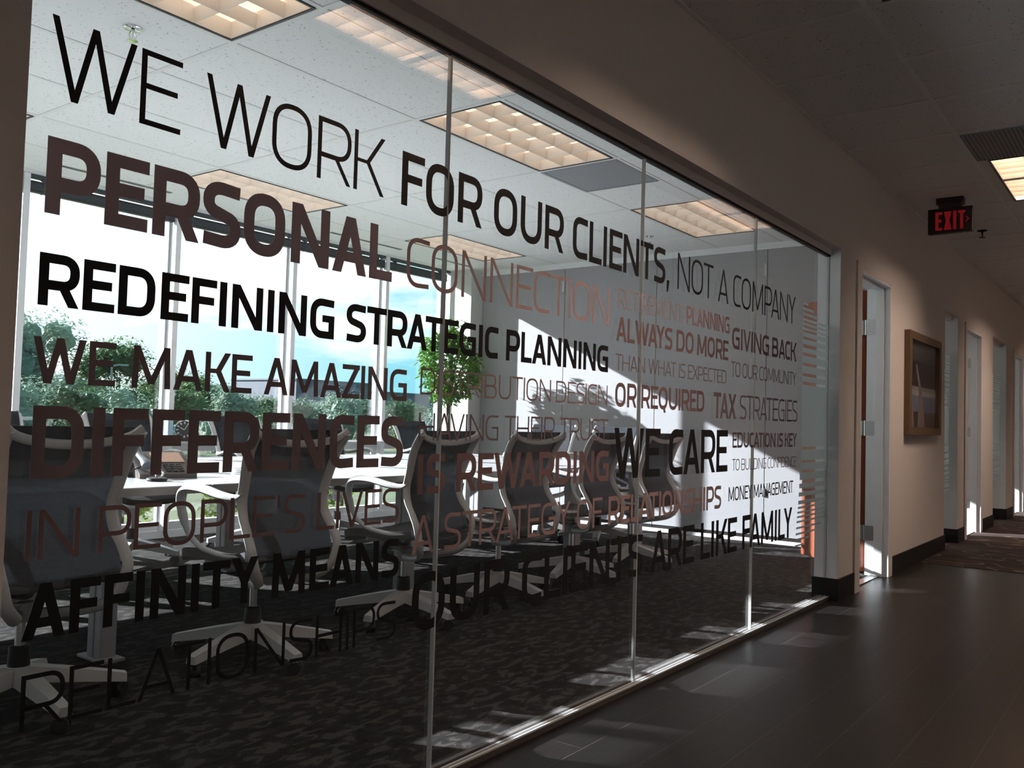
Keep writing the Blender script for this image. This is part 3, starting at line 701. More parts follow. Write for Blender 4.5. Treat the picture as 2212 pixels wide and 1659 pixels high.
        ribbon(pts)
    elif ch == ',': put([(x+t*.12, -H*.17), (x+t*.62, -H*.17), (x+t*1.15, h*1.05), (x+t*.15, h*1.05)])
    elif ch == "'": put([(x+t*.25, H*.68), (x+t*.75, H*.68), (x+t*.95, H), (x+t*.05, H)])
    return P
KERN = {'AT': -.10, 'TA': -.10, 'AV': -.10, 'VA': -.10, 'AW': -.07, 'WA': -.07, 'AY': -.12, 'YA': -.10, 'LT': -.10, 'LY': -.12, 'FA': -.07, 'PA': -.07,
        'TO': -.04, 'OT': -.03, 'AC': -.04, 'AG': -.04, 'KE': -.03, 'RK': 0, 'RT': -.03, 'TR': -.03, 'LV': -.1, 'AX': -.03, 'RA': -.02, 'XP': -.02}
def layout(text, t_rel, H):
    """advance list with unit horizontal scale"""
    items = []; x = 0.0; prev = None; gap = .135
    for ch in text:
        if ch == ' ': x += .40*H; prev = None; continue
        W = t_rel*H if ch == 'I' else (t_rel*1.2*H if ch in ",'" else GW[ch]*H)
        if prev: x += (gap + KERN.get(prev+ch, 0) - (.06 if prev in 'AVWYTLFKXZPRCSE' else 0) - (.05 if ch in 'AVWYTXZ' else (.02 if ch in 'CGOQS' else 0)))*H
        items.append((ch, x, W)); x += W; prev = ch
    return items, x
def lettering(runs, x0, x1, z0, z1, ink, label, wide_space=None):
    """runs: [(text, weight)], fitted to x0..x1 with caps z0..z1"""
    H = z1-z0; tot = 0.0; rs = []
    for i, (tx, wt) in enumerate(runs):
        it, wd = layout(tx, wt, H)
        if i: tot += .40*H
        rs.append((it, wt, tot)); tot += wd
    k = (x1-x0)/tot; words = []
    for (tx, _), (it, wt, off) in zip(runs, rs):
        n = 0
        for wd in tx.split():
            words.append((it[n:n+len(wd)], wt, off)); n += len(wd)
    root = thing('vinyl_lettering', label, 'lettering', (0, 0, 0), 0, 'vinyl slogans on the glass wall') if len(words) > 1 else None
    for it, wt, off in words:
        b = MB()
        for ch, x, W in it:
            Wk = max(W*k, wt*H) if ch != 'I' else wt*H
            if ch == 'I': xx = x0+(off+x+W/2)*k-wt*H/2
            else: xx = x0+(off+x)*k
            for poly, ly in glyph(ch, xx, Wk, H, wt*H*min(1, max(.80, k**.35))):
                b.prism([(p[0], z0+p[1]) for p in poly], -0.0070-ly*5e-5, -0.0063, 'y')
        if root: b.obj('word', M[ink], root)
        else: tag(b.obj('vinyl_lettering', M[ink]), label, 'lettering', 'vinyl slogans on the glass wall')
TH, LT, RG, SB, BD = .080, .098, .125, .165, .195
lettering([('WE WORK', TH)], .790, 1.674, 1.616, 1.772, 'ink', 'thin black capitals WE WORK at the top left of the glass')
lettering([('FOR OUR CLIENTS,', .158)], 1.742, 3.362, 1.613, 1.762, 'ink', 'bold black capitals FOR OUR CLIENTS, on the top row')
lettering([('NOT A COMPANY', TH)], 3.436, 4.912, 1.613, 1.768, 'ink', 'thin black capitals NOT A COMPANY ending the top row')
lettering([('PERSONAL', BD)], .793, 1.715, 1.394, 1.540, 'mauve', 'largest bold plum word PERSONAL on the second row')
lettering([('CONNECTION', .090)], 1.772, 2.871, 1.393, 1.533, 'dusty', 'thin dusty brown capitals CONNECTION on the second row')
lettering([('RETIREMENT', .090)], 2.932, 3.49, 1.472, 1.549, 'pale', 'faint thin pink word RETIREMENT above ALWAYS DO MORE')
lettering([('PLANNING', .155)], 3.530, 3.996, 1.473, 1.552, 'rose', 'small bold rose word PLANNING right of the faint RETIREMENT')
lettering([('REDEFINING STRATEGIC PLANNING', .185)], .789, 2.871, 1.220, 1.319, 'ink', 'bold black row REDEFINING STRATEGIC PLANNING')
lettering([('ALWAYS DO MORE', .168)], 2.928, 3.989, 1.345, 1.438, 'brown', 'bold brown words ALWAYS DO MORE')
lettering([('GIVING BACK', .165)], 4.032, 4.939, 1.407, 1.511, 'brown', 'bold rose brown words GIVING BACK')
lettering([('WE MAKE AMAZING', .150)], .785, 1.788, 1.074, 1.161, 'plum', 'dark plum words WE MAKE AMAZING on the left')
lettering([('DISTRIBUTION DESIGN', .085)], 1.843, 2.872, 1.096, 1.171, 'rose', 'thin pink words DISTRIBUTION DESIGN')
lettering([('THAN WHAT IS EXPECTED', .085)], 2.925, 3.971, 1.234, 1.296, 'plum', 'thin plum words THAN WHAT IS EXPECTED')
lettering([('TO OUR COMMUNITY', .085)], 4.025, 4.940, 1.273, 1.345, 'plum', 'thin plum words TO OUR COMMUNITY below GIVING BACK')
lettering([('OR REQUIRED', .168)], 2.930, 3.727, 1.094, 1.187, 'brown', 'bold brown words OR REQUIRED')
lettering([('TAX', .165), ('STRATEGIES', .085)], 3.830, 4.968, 1.069, 1.188, 'plum', 'plum words TAX in bold and STRATEGIES in thin strokes')
lettering([('DIFFERENCES', .185)], .791, 1.781, .896, 1.032, 'plum', 'large bold plum word DIFFERENCES across the chair backs')
lettering([('HAVING THEIR TRUST', .085)], 1.842, 2.882, .966, 1.045, 'plum', 'thin plum words HAVING THEIR TRUST')
lettering([('WE CARE', .165)], 2.930, 4.000, .819, 1.014, 'ink', 'tall bold black words WE CARE')
lettering([('EDUCATION IS KEY', .155)], 4.058, 4.962, .930, 1.005, 'brown', 'small brown words EDUCATION IS KEY')
lettering([('TO BUILDING CONFIDENCE', .080)], 4.058, 4.964, .820, .876, 'brown', 'tiny thin words TO BUILDING CONFIDENCE')
lettering([("IN PEOPLE'S LIVES", .100)], .789, 1.774, .745, .838, 'brown', "thin brown words IN PEOPLE'S LIVES under DIFFERENCES")
lettering([('IS REWARDING', .185)], 1.843, 2.894, .815, .928, 'brown', 'bold brown words IS REWARDING')
lettering([('A STRATEGY OF', .105), ('RELATIONSHIPS', .155)], 1.829, 3.934, .649, .756, 'rose', 'rose words A STRATEGY OF RELATIONSHIPS')
lettering([('MONEY MANAGEMENT', .120)], 4.020, 4.915, .676, .743, 'ink', 'small black words MONEY MANAGEMENT')
lettering([('AFFINITY MEANS', .190)], .790, 1.780, .598, .701, 'ink', 'bold black words AFFINITY MEANS low on the left')
lettering([('OUR CLIENTS ARE LIKE FAMILY', .165)], 1.837, 4.905, .432, .596, 'ink', 'long bold black row OUR CLIENTS ARE LIKE FAMILY')
lettering([('RELATIONSHIPS', .085)], .794, 1.775, .434, .535, 'ink', 'thin black word RELATIONSHIPS at the bottom left')

# frosted privacy stripes: widths and steps as on the pane
def stripes(name, label, x_left, x_right, scale_steps=True, y=-0.0066):
    b = MB()
    full = [(1.284, .930)]
    top = [(1.758, 1.743, .20), (1.729, 1.713, .42), (1.699, 1.682, .58), (1.667, 1.652, 1), (1.641, 1.625, 1), (1.614, 1.599, 1), (1.587, 1.560, 1), (1.546, 1.518, 1),
           (1.498, 1.470, 1), (1.451, 1.410, 1), (1.394, 1.351, 1), (1.334, 1.302, 1)]
    bot = [(.912, .853, 1), (.838, .797, 1), (.783, .741, 1), (.720, .694, 1), (.671, .648, 1), (.625, .604, 1), (.591, .579, 1), (.564, .553, 1), (.539, .528, 1),
           (.512, .501, 1), (.478, .467, .80), (.445, .434, .62), (.414, .403, .42), (.380, .370, .25)]
    W = x_right-x_left
    b.box(x_left, x_right, y-0.0006, y, .930, 1.284)
    for z1, z0, f in top: b.box(x_left, x_left+W*(f if scale_steps else 1), y-0.0006, y, z0, z1)
    for i, (z1, z0, f) in enumerate(bot):
        xl = x_left-0.006*i if scale_steps else x_left
        b.box(xl, xl+(x_right-xl)*f, y-0.0006, y, z0, z1)
    return tag(b.obj(name, M['film']), label, 'privacy film', 'frosted stripe films')
stripes('frosted_film', 'frosted striped privacy film at the right end of the lettered glass', 5.035, 5.508)
stripes('frosted_film', 'frosted striped film on the narrow sidelight right of the framed picture', NW[0][0]+0.004, NW[0][1]-0.01, False)
stripes('frosted_film', 'frosted striped film on the second narrow sidelight down the corridor', NW[1][0]+0.004, NW[1][1]-0.01, False)

# ---------------------------------------------------------------- exit sign and framed picture
ex = thing('exit_sign', 'black ceiling-hung exit sign with red letters EXIT', 'exit sign', (7.10, -0.395, 0))
MB().box(-0.045, 0.045, -0.09, 0.09, 2.715, ZH-0.001).prism([(-.045, 2.715), (.045, 2.715), (.02, 2.685), (-.02, 2.685)], -0.075, 0.075, 'y').obj('canopy', M['sign'], ex)
MB().rbox(-0.024, 0.024, -0.150, 0.150, 2.500, 2.686, 0.004).obj('sign_body', M['sign'], ex)
b = MB(); Hh = 0.135; sx = 0.098
for ch, wd in (('E', .046), ('X', .050), ('I', .0), ('T', .048)):
    for poly, ly in glyph(ch, 0, max(wd, .020), Hh, .021): b.prism([(sx-p[0], 2.523+p[1]) for p in poly], -0.0255-ly*1e-4, -0.0238, 'x')
    sx -= max(wd, .020)+.012
b.prism([(-.108, 2.615), (-.128, 2.592), (-.108, 2.569), (-.104, 2.574), (-.118, 2.592), (-.104, 2.610)], -0.0262, -0.0238, 'x')
b.obj('letters', M['red'], ex)

pc = thing('framed_picture', 'framed picture in a deep brown frame on the corridor wall', 'picture', (7.136, YW0, 1.010)); pw, ph, pd = 1.14, 0.795, 0.042
b = MB().box(0, .075, -pd, 0, 0, ph).box(pw-.075, pw, -pd, 0, 0, ph).box(.075, pw-.075, -pd, 0, 0, .06).box(.075, pw-.075, -pd, 0, ph-.06, ph)
b.obj('frame', M['frame_wood'], pc)
def bands(name):  # white and blue bands paint a window's reflection into the picture
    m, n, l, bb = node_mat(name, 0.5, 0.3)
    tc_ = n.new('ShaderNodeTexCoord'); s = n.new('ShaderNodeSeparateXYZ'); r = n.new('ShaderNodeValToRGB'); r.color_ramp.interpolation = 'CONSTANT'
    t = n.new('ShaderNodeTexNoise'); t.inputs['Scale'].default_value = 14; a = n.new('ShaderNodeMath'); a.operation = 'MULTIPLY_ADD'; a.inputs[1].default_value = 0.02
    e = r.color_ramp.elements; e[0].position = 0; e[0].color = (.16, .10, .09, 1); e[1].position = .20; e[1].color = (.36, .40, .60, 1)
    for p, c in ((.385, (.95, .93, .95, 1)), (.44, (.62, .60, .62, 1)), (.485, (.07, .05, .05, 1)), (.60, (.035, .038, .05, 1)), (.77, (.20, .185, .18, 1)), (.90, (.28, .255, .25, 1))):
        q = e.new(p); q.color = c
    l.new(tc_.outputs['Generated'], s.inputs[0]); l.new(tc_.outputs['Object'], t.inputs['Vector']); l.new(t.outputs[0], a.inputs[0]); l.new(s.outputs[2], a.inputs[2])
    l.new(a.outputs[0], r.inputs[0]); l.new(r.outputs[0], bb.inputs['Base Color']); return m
MB().box(.06, pw-.06, -0.012, -0.004, .045, ph-.045).obj('artwork_and_reflection', bands('artwork_reflection_bands'), pc)
b = MB().prism([(.40, .06), (.66, .06), (.52, .37), (.36, .56), (.33, .55), (.44, .34)], -0.0135, -0.0121, 'y').prism([(.18, .06), (.28, .06), (.235, .22)], -0.0135, -0.0121, 'y')
b.obj('tan_motif', mat('tan_paint', (.60, .43, .38), .5), pc)
MB().box(.070, pw-.070, -0.024, -0.021, .055, ph-.055).obj('picture_glass', M['glass_ext'], pc)

# ---------------------------------------------------------------- conference table
def table(label, x0, x1, y0, y1, legs, zt=0.715):
    t = thing('conference_table', label, 'table', ((x0+x1)/2, (y0+y1)/2, 0), 0, 'white conference tables'); ox, oy = (x0+x1)/2, (y0+y1)/2
    b = MB()
    n = 3
    for i in range(n):
        a, c = x0+(x1-x0)*i/n, x0+(x1-x0)*(i+1)/n
        b.rbox(a-ox+0.001, c-ox-0.001, y0-oy, y1-oy, zt-0.006, zt, 0.002)
    b.obj('tabletop', M['table'], t)
    MB().box(x0-ox, x1-ox, y0-oy, y1-oy, zt-0.036, zt-0.0062).obj('edge_band', M['table_edge'], t)
    for lx, ly in legs:
        b = MB().rbox(lx-ox-.036, lx-ox+.036, ly-oy-.050, ly-oy-.003, 0.012, zt-.036, .004).rbox(lx-ox-.036, lx-ox+.036, ly-oy+.003, ly-oy+.050, 0.012, zt-.036, .004)
        b.rbox(lx-ox-.05, lx-ox+.05, ly-oy-.10, ly-oy+.10, 0.0, 0.014, .003)
        b.obj('leg', M['post'], t)
    MB().box(x0-ox+.25, x1-ox-.25, -.03, .03, zt-.085, zt-.036).obj('rail', M['post'], t)
    return t
table('long white conference table nearest the glass, with the desk phone on it', 0.30, 6.50, 1.690, 2.757, [(0.55, 1.87), (1.985, 1.86), (3.72, 1.80), (5.46, 1.79), (6.42, 1.80)])
table('long white conference table on the window side of the room', 0.30, 6.50, 2.762, 3.83, [(0.55, 3.3), (1.985, 3.3), (3.60, 3.3), (5.46, 3.3), (6.35, 3.4)])

# ---------------------------------------------------------------- mesh conference chair
CG = 'white framed mesh conference chairs'
def make_chair(label):
    t = thing('conference_chair', label, 'chair', (0, 0, 0), 0, CG)
    prof = [(.955, -.290), (.88, -.240), (.78, -.205), (.69, -.180), (.62, -.195), (.56, -.235), (.50, -.268), (.455, -.268)]
    xs = [.228, .222, .210, .203, .206, .213, .216, .205]
    rail = smooth_path([(xs[i], prof[i][1], prof[i][0]) for i in range(8)] + [(.188, -.262, .405), (.140, -.220, .358), (.078, -.115, .334), (.032, -.035, .326)], 5)
    b = MB(); n = len(rail)
    for s in (-1, 1):
        b.tube([(s*p.x, p.y, p.z) for p in rail], [.027-.005*min(1, i/(n*.45)) for i in range(n)], 10, [.52 if i < n*.62 else .52+.35*(i-n*.62)/(n*.38) for i in range(n)], up=(0, 1, 0.35))
    cross = smooth_path([(-.236, -.291, .968), (-.19, -.283, .938), (-.10, -.276, .918), (0, -.274, .912), (.10, -.276, .918), (.19, -.283, .938), (.236, -.291, .968)], 5)
    b.tube(cross, .011, 8, 1.45)
    b.obj('back_frame', M['frame'], t, True)
    MB().tube(smooth_path([(-.20, -.262, .462), (-.1, -.252, .452), (0, -.248, .450), (.1, -.252, .452), (.20, -.262, .462)], 4), .011, 8).obj('back_hem', M['seat'], t, True)
    def yz(v):
        k = v*5.0; i = min(int(k), 4); f = k-i
        pr_ = [(.972, -.285)] + prof[1:6]
        zz = pr_[i][0]*(1-f)+pr_[i+1][0]*f; yy = pr_[i][1]*(1-f)+pr_[i+1][1]*f
        xx = xs[i]*(1-f)+xs[i+1]*f
        return xx, yy, zz
    def surf(u, v):
        if v <= .8: xx, yy, zz = yz(v/.8)
        else:
            f = (v-.8)/.2; xx = .213+.0*f; zz = .56-.10*f; yy = -.235-.030*f
        a = 2*u-1
        return (a*(xx-.006), yy+.020-.020*(1-abs(a)**2), zz)
    MB().grid(surf, 14, 24, .004).obj('backrest', M['mesh'], t, True)
    def seat(u, v):
        a = 2*u-1; y = -.235+.50*v; w_ = .222 if v < .8 else .222-.05*((v-.8)/.2)**2
        return (a*w_, y, .458+.014*a*a-.035*max(0, (v-.7)/.3)**2+.02*max(0, (.25-v)/.25)**2)
    MB().grid(seat, 12, 14, .038).obj('seat', M['seat'], t, True)
    u = MB().tube(smooth_path([(0, -.03, .345), (0, .05, .375), (0, .16, .402)], 4), .045, 10, .45).tube(smooth_path([(-.17, .10, .425), (-.08, .05, .395), (0, .0, .362), (.08, .05, .395), (.17, .10, .425)], 4), .022, 8, .8)
    u.lathe([(.036, .300), (.044, .318), (.040, .365)], (0, 0, 0), 16)
    u.obj('seat_support', M['frame'], t, True)
    for s in (-1, 1):
        p = smooth_path([(s*.204, -.186, .72), (s*.222, -.165, .697), (s*.245, -.10, .702), (s*.262, .0, .722), (s*.268, .09, .722), (s*.268, .135, .702), (s*.262, .152, .655), (s*.252, .150, .60), (s*.240, .125, .535), (s*.230, .07, .490), (s*.222, 0, .470), (s*.214, -.12, .462), (s*.210, -.235, .475)], 5)
        k = len(p)
        MB().tube(p, [.0150+.0125*math.sin(PI*min(1, i/(k*.62)))**.7 if i < k*.62 else .0125 for i in range(k)], 10, [.55 if i < k*.55 else .9 for i in range(k)]).obj('armrest', M['frame'], t, True)
    col = MB().lathe([(.016, .15), (.016, .325), (.022, .326), (.022, .33)], n=16).obj('gas_column', M['steel'], t, True)
    MB().lathe([(.034, .14), (.036, .146), (.033, .215), (.026, .219)], n=16).obj('column_sleeve', M['black'], col, True)
    b = MB().lathe([(.040, .090), (.052, .105), (.050, .140), (.034, .152)], n=18)
    tips = []
    for k in range(5):
        a = 2*PI*k/5+.855; d = Vector((math.cos(a), math.sin(a), 0)); q = Vector((-d.y, d.x, 0))
        vs, N_ = [], 6
        for i in range(N_+1):
            f = i/N_; c_ = d*(.02+.325*f); w_ = .038-.014*f; zt = .150-.066*f**1.15; zb = .096-.042*f**1.15
            vs += [c_+q*w_*.75+Vector((0, 0, zt)), c_-q*w_*.75+Vector((0, 0, zt)), c_-q*w_+Vector((0, 0, zb)), c_+q*w_+Vector((0, 0, zb))]
        fs = [(i*4+j, i*4+(j+1) % 4, (i+1)*4+(j+1) % 4, (i+1)*4+j) for i in range(N_) for j in range(4)] + [(3, 2, 1, 0), (N_*4, N_*4+1, N_*4+2, N_*4+3)]
        b.add(vs, fs); tips.append(d*.322)
    base = b.obj('star_base', M['frame'], t)
    for i, p in enumerate(tips):
        a = 1.3*i; ax = Vector((math.cos(a), math.sin(a), 0)); b = MB()
        for s in (-1, 1):
            b.tube([Vector((p.x, p.y, .027))+ax*s*.008, Vector((p.x, p.y, .027))+ax*s*.022], .027, 14)
        b.tube([(p.x, p.y, .03), (p.x, p.y, .070)], .009, 8); b.obj('caster', M['black'], base, True)
    return t
near = [(1.47, 1.46, .06), (2.40, 1.42, -.02), (3.37, 1.47, .03), (4.18, 1.48, -.04), (5.00, 1.50, .02), (5.86, 1.52, -.05)]
nl = ['chair with its back to the glass, cut off by the left wall', 'chair with its back to the glass, second from the left, behind the word LIVES',
      'chair with its back to the glass, crossed by the first glass joint', 'chair with its back to the glass behind the letters WARD', 'chair with its back to the glass behind the letters DING', 'chair with its back to the glass behind the words WE CARE, near side far end']
ch0 = make_chair(nl[0]); ch0.location = (*near[0][:2], 0); ch0.rotation_euler.z = near[0][2]
for (x, y, rz), lab in list(zip(near, nl))[1:]: dup(ch0, lab, (x, y, 0), rz)
far = [(2.49, 4.00, PI+.05), (3.37, 4.02, PI-.06), (4.36, 4.00, PI+.04), (5.23, 4.02, PI-.03), (6.38, 4.00, PI+.06)]
fl_ = ['chair at the window side of the table at the far left, facing the glass', 'chair facing the glass in front of the second window bay, behind the letters DIF', 'chair facing the glass in front of the small clock, behind the letters FER',
       'chair facing the glass behind the letters ENC of DIFFERENCES', 'chair facing the glass beside the corner tree, rightmost on the window side']
for (x, y, rz), lab in zip(far, fl_): dup(ch0, lab, (x, y, 0), rz).scale = (1, 1, 1.035)
for (x, y, rz), lab in (((6.68, 2.96, PI/2+.05), 'chair at the far end of the table, the one nearer the windows'), ((6.68, 2.31, PI/2-.04), 'chair at the far end of the table, the one nearer the glass')):
    dup(ch0, lab, (x, y, 0), rz).scale = (1, 1, 1.035)

# ---------------------------------------------------------------- things on the table and ledge
ph_ = thing('desk_phone', 'dark desk phone with a large screen on the white table', 'phone', (2.43, 2.20, 0.715), math.radians(-14))
def slope(y): return 0.025+(y+.11)*0.46
b = MB().prism([(-.115, .0), (-.115, .022), (.105, .118), (.115, .112), (.06, .0)], -.13, .135, 'x'); pb_ = b.obj('body', M['phone'], ph_)
def tilt(mb_, x0, x1, ya, yb, h0, h1): 
    vs = []
    for x in (x0, x1):
        for y in (ya, yb):
            for h in (h0, h1): vs.append((x, y-h*.40, .022+(y+.115)*.436+h*.917))
    return mb_.add(vs, [(0, 1, 3, 2), (4, 6, 7, 5), (0, 4, 5, 1), (2, 3, 7, 6), (0, 2, 6, 4), (1, 5, 7, 3)])
tilt(MB(), -.03, .110, -.010, .085, .001, .005).obj('screen', M['screen'], pb_)
b = MB()
for i in range(3):
    for j in range(4): tilt(b, .0+i*.030, .022+i*.030, -.095+j*.0195, -.083+j*.0195, .001, .006)
for j in range(4): tilt(b, -.034, -.018, -.095+j*.0195, -.085+j*.0195, .001, .005)
b.obj('keypad', M['black'], pb_)
hs = [(-.095, -.105, .060), (-.097, -.07, .078), (-.098, 0, .100), (-.097, .07, .128), (-.095, .10, .140)]
MB().tube(smooth_path(hs, 4), [.026, .026, .025, .023, .020, .018, .017, .017, .017, .018, .020, .023, .025, .026, .027, .027, .026], 10, .8).obj('handset', M['phone_light'], ph_, True)
MB().prism([(-.02, 0), (.0, 0), (.03, .075), (.0, .075)], -.155, -.128, 'x').obj('stand_foot', M['black'], ph_)
b = MB().tube(smooth_path([(-.10, -.06, .06), (-.16, -.05, .03), (-.22, .0, .006), (-.36, .05, .006), (-.50, .02, .006), (-.62, .12, .006)], 6), .0035, 6); b.obj('cord', M['black'], ph_)
pk = thing('key_ring', 'dark round key bundle with a chrome ring in front of the phone', 'keys', (2.27, 1.97, .715))
MB().lathe([(.040, 0), (.046, .006), (.044, .014), (.030, .018)], n=18).obj('puck', M['black'], pk, True)
b = MB(); b.tube([(.012+.018*math.cos(a*PI/8), 0.0, .034+.018*math.sin(a*PI/8)) for a in range(17)], .0045, 6); b.obj('ring', M['chrome'], pk, True)
wp = thing('white_coaster', 'low white round dish on the table right of the phone', 'dish', (2.99, 2.32, .715))
MB().lathe([(.055, 0), (.060, .004), (.060, .018), (.050, .020), (.046, .012)], n=24).obj('dish', M['white_trim'], wp, True)
ck = thing('desk_clock', 'small round chrome clock on a black stand on the window ledge', 'clock', (4.29, 4.86, .790), math.radians(-38))
MB().lathe([(.072, -.008), (.073, -.020), (.082, -.016), (.082, .020), (.070, .024)], (0, 0, .095), 32, 'y').obj('case', M['chrome'], ck, True)
dl_ = MB().lathe([(.0725, -.014), (.0725, .010)], (0, 0, .095), 32, 'y').obj('dial', M['dial'], ck)
b = MB()
for k in range(12):
    a = 2*PI*k/12; s, c_ = math.sin(a), math.cos(a); b.prism([(s*.048-c_*.005, .095+c_*.048+s*.005), (s*.048+c_*.005, .095+c_*.048-s*.005), (s*.066+c_*.005, .095+c_*.066-s*.005), (s*.066-c_*.005, .095+c_*.066+s*.005)], -.0172, -.0165, 'y')
b.prism([(-.003, .095), (.003, .095), (.025, .135), (.020, .138)], -.0185, -.0175, 'y').prism([(-.003, .092), (.003, .098), (-.035, .115), (-.037, .111)], -.0185, -.0175, 'y')
b.obj('markers', M['louver'], dl_)
MB().prism([(-.06, 0), (.06, 0), (.05, .012), (.02, .02), (-.02, .02), (-.05, .012)], -.03, .03, 'y').obj('stand', M['black'], ck)
ac = thing('acrylic_award', 'clear acrylic block standing left of the round clock', 'award', (4.13, 4.86, .790), math.radians(-30))
MB().prism([(-.075, .014), (.075, .014), (.060, .165), (-.045, .165)], -.008, .008, 'y').obj('block', M['clear'], ac)
MB().rbox(-.085, .085, -.03, .03, 0, .014, .003).obj('base', M['clear'], ac)

# ---------------------------------------------------------------- ficus in the corner
def leaves(b, pts, size, rnd, droop=0.5):
    for p in pts:
        a = rnd.uniform(0, 2*PI); L = size*rnd.uniform(.7, 1.25); W = L*.40
        d = Vector((math.cos(a), math.sin(a), -rnd.uniform(0, 2*droop))).normalized(); q = d.cross(Vector((rnd.uniform(-.4, .4), rnd.uniform(-.4, .4), 1))).normalized(); nn = q.cross(d)
        p = Vector(p)
        b.add([p, p+d*L*.35+q*W*.5-nn*L*.03, p+d*L*.35-q*W*.5-nn*L*.03, p+d*L*.72+q*W*.36-nn*L*.03, p+d*L*.72-q*W*.36-nn*L*.03, p+d*L, p+d*L*.35+nn*L*.02, p+d*L*.72+nn*L*.02],
              [(0, 1, 6), (0, 6, 2), (1, 3, 7, 6), (2, 6, 7, 4), (3, 5, 7), (4, 7, 5)])
fx = thing('potted_ficus', 'leafy green indoor tree in the corner by the white pier', 'potted tree', (FXX, FXY, 0))
rnd = random.Random(5)
MB().lathe([(.13, 0), (.15, .02), (.19, .34), (.20, .36), (.18, .36), (.17, .31)], n=24).obj('pot', M['pot'], fx, True)
MB().lathe([(.172, .29), (.172, .315)], n=20).obj('soil', M['soil'], fx)
b = MB()
for k in range(3):
    b.tube(smooth_path([(.012*math.cos(2.1*k+z*6), .012*math.sin(2.1*k+z*6), z) for z in (.30, .5, .7, .9, 1.1, 1.25)], 4), .011, 7)
tw = []
for k in range(26):
    a = rnd.uniform(0, 2*PI); z1 = rnd.uniform(1.35, 2.0); r1 = .33*math.sqrt(max(.05, 1-((z1-1.62)/.48)**2))*rnd.uniform(.6, 1.0)
    p = smooth_path([(0, 0, 1.12+.02*rnd.random()), (r1*.4*math.cos(a), r1*.4*math.sin(a), .5*(1.2+z1)), (r1*math.cos(a), r1*math.sin(a), z1)], 4)
    b.tube(p, [.006-.0045*i/(len(p)-1) for i in range(len(p))], 5); tw.append((a, r1, z1))
b.obj('trunk', M['bark'], fx, True)
b = MB(); pts = []
for k in range(2600):
    u, v = rnd.uniform(-1, 1), rnd.uniform(0, 2*PI); r = rnd.uniform(.35, 1)**.5
    s = math.sqrt(1-u*u); z = 1.60+.42*r*u; rr = .345*r*s*(1.0 if u > -.2 else 1.0)
    pts.append((rr*math.cos(v)+.02*math.sin(9*z), rr*math.sin(v)+.02*math.cos(7*z), z))
for k in range(60):
    a = rnd.uniform(0, 2*PI); pts.append((.12*rnd.random()*math.cos(a)+.05, .12*rnd.random()*math.sin(a), rnd.uniform(1.98, 2.12)))
leaves(b, pts, .074, rnd, .55)
b.obj('foliage', M['leaf'], fx)

# ---------------------------------------------------------------- outside the windows
g = MB().box(-60, 140, 5.12, 130, -0.5, -0.12); struct(g.obj('ground_lawn', M['grass']))
def crown(name, seed, R, Hc, z0, n, lsize, m_, lobes=7):
    rnd = random.Random(seed); b = MB(); L_ = []; n = int(n*3.2); lsize *= .52
    for k in range(lobes):
        a = rnd.uniform(0, 2*PI); q = rnd.uniform(.15, .62)*R; L_.append((q*math.cos(a), q*math.sin(a), z0+Hc*rnd.uniform(.12, .8), R*rnd.uniform(.42, .62), Hc*rnd.uniform(.20, .34)))
    L_.append((0, 0, z0+Hc*.72, R*.5, Hc*.30)); pts = []
    for k in range(n):
        c = rnd.choice(L_); u, v = rnd.uniform(-1, 1), rnd.uniform(0, 2*PI); s = math.sqrt(1-u*u); r = rnd.uniform(.55, 1.0)
        pts.append((c[0]+c[3]*s*math.cos(v)*r, c[1]+c[3]*s*math.sin(v)*r, c[2]+c[4]*u*r))
    leaves(b, pts, lsize, rnd, .4)
    for c in L_:      # dense inner foliage mass of each lobe
        bm = bmesh.new(); bmesh.ops.create_icosphere(bm, subdivisions=3, radius=1)
        for v in bm.verts:
            k = .46+rnd.uniform(-.14, .14); v.co = Vector((c[0]+v.co.x*c[3]*k, c[1]+v.co.y*c[3]*k, c[2]+v.co.z*c[4]*k))
        bm.verts.index_update(); b.add([v.co for v in bm.verts], [[v.index for v in f.verts] for f in bm.faces]); bm.free()
    return b
def tree(label, loc, R, Hc, z0, n, ls, m_, seed, group):
    t = thing('tree', label, 'tree', loc, 0, group)
    MB().tube([(0, 0, 0), (.03*R, .02*R, z0*.6), (0, 0, z0+Hc*.5)], [.07*R, .055*R, .03*R], 8).obj('trunk', M['bark'], t, True)
    crown('foliage', seed, R, Hc, z0, n, ls, m_).obj('foliage', M[m_], t)
    return t
def outp(px, yy):    # ground point beyond the windows on the bearing of photo column px
    d = F_ + R_*((px-1106)/1916.9); return (d.x/d.y*(yy+1.70), yy)
tg = 'trees beyond the lawn'
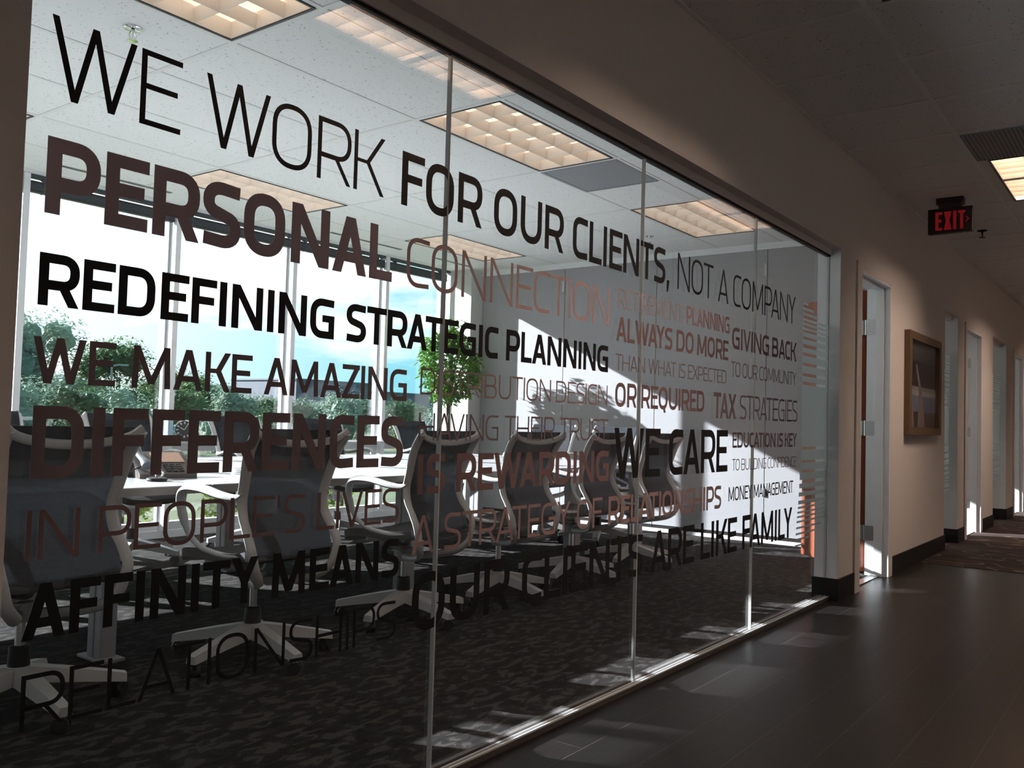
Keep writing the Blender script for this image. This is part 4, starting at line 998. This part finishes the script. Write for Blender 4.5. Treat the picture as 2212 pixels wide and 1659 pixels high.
T0 = [('tallest grey green tree at the left edge of the view', 60, 30, 1.9, 4.0, .6, 1300, .34, 'tree_far', 11), ('dark rounded tree behind the words WE MAKE', 255, 31, 2.2, 3.3, .8, 1700, .32, 'tree', 12),
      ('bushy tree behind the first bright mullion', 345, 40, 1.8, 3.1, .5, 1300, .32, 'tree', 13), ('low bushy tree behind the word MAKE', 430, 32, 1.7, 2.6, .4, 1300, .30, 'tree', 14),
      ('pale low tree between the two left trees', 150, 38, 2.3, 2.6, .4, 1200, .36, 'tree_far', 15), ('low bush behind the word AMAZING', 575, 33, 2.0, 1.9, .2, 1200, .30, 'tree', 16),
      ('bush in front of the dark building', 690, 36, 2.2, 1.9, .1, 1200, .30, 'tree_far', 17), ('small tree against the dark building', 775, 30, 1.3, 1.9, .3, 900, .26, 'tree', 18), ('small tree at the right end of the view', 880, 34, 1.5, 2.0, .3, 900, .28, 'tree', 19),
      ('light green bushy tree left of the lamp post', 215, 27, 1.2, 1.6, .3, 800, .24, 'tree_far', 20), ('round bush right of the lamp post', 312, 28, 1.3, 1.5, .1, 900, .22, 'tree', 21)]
for lab, px, yy, R, Hc, z0, n, ls, m_, sd in T0:
    x, y = outp(px, yy); tree(lab, (x, y, -.12), R, Hc, z0, n, ls, m_, sd, tg)
hg = 'hedge shrubs along the lawn'
hs0 = None
for k in range(9):
    x, y = outp(30+118*k, 20.5+(k % 2)*2.6)
    lab = ['low hedge shrub at the left end of the far lawn', 'low hedge shrub below the tallest grey green tree', 'low hedge shrub beside the lamp post', 'low hedge shrub behind the first bright mullion', 'low hedge shrub below the word MAKE', 'low hedge shrub behind the letters ENC',
           'low hedge shrub in front of the dark building, left part', 'low hedge shrub in front of the dark building, middle', 'low hedge shrub at the right end of the far lawn'][k]
    t = thing('hedge_shrub', lab, 'shrub', (x, y, -.12), .7*k, hg)
    MB().tube([(0, 0, 0), (0, 0, .5)], .05, 6).obj('stem', M['bark'], t)
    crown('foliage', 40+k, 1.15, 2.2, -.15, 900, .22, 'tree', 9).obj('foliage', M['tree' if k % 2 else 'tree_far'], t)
# bright planting against the windows
lg = 'lime green shrubs outside the windows'
lime = [(4.95, 6.9, .62, 1.02, 'tall lime green shrub outside behind the letters ER'), (3.40, 6.3, .40, .48, 'low lime shrub outside seen below the table at the left'), (4.35, 6.4, .45, .52, 'low lime shrub outside seen through the second chair arm'), (5.75, 6.2, .40, .50, 'low lime shrub outside seen under the table, middle'),
        (6.75, 6.5, .46, .50, 'low lime shrub outside seen behind the letters VES'), (7.85, 6.8, .46, .50, 'low lime shrub outside at the right end of the windows')]
for k, (x, y, R, Hc, lab) in enumerate(lime):
    t = thing('lime_shrub', lab, 'shrub', (x, y, -.12), 0, lg)
    MB().tube([(0, 0, 0), (0, 0, Hc*.6)], .02, 6).obj('stem', M['bark'], t)
    crown('foliage', 70+k, R, Hc*1.1, .04, 420, .12, 'lime', 5).obj('foliage', M['lime'], t)
# buildings and lamp post far off
def building(label, px0, px1, yy, z1, m_, roof=None):
    x0, _ = outp(px0, yy); x1, _ = outp(px1, yy)
    t = thing('far_building', label, 'building', ((x0+x1)/2, yy+4, -.12)); h = (x1-x0)/2
    MB().box(-h, h, -4, 4, 0, z1).obj('wall', M[m_], t); MB().box(-h-.1, h+.1, -4.1, 4.1, z1, z1+.12).obj('roof', M[roof or m_], t)
    b = MB()
    for k in range(6): b.box(-h+2*h*(k+.25)/6, -h+2*h*(k+.75)/6, -4.03, -3.99, z1*.35, z1*.62)
    b.obj('window_band', M['blind'], t)
building('dark blue grey building behind the letters ZING', 640, 800, 55, 4.05, 'bldg')
building('dark building at the right end of the windows', 815, 1000, 62, 3.7, 'bldg')
building('low pale roofed building behind the word MAKE', 430, 560, 70, 3.7, 'concrete', 'roofc')
x, y = outp(240, 28)
t = thing('lamp_post', 'slim grey lamp post among the trees', 'lamp post', (x, y, -.12))
MB().tube([(0, 0, 0), (0, 0, 2.75)], [.05, .035], 8).obj('pole', M['pole'], t, True)
MB().tube([(0, 0, 2.70), (.30, 0, 2.76)], .03, 8).rbox(.22, .58, -.08, .08, 2.73, 2.79, .015).obj('lamp_head', M['pole'], t)
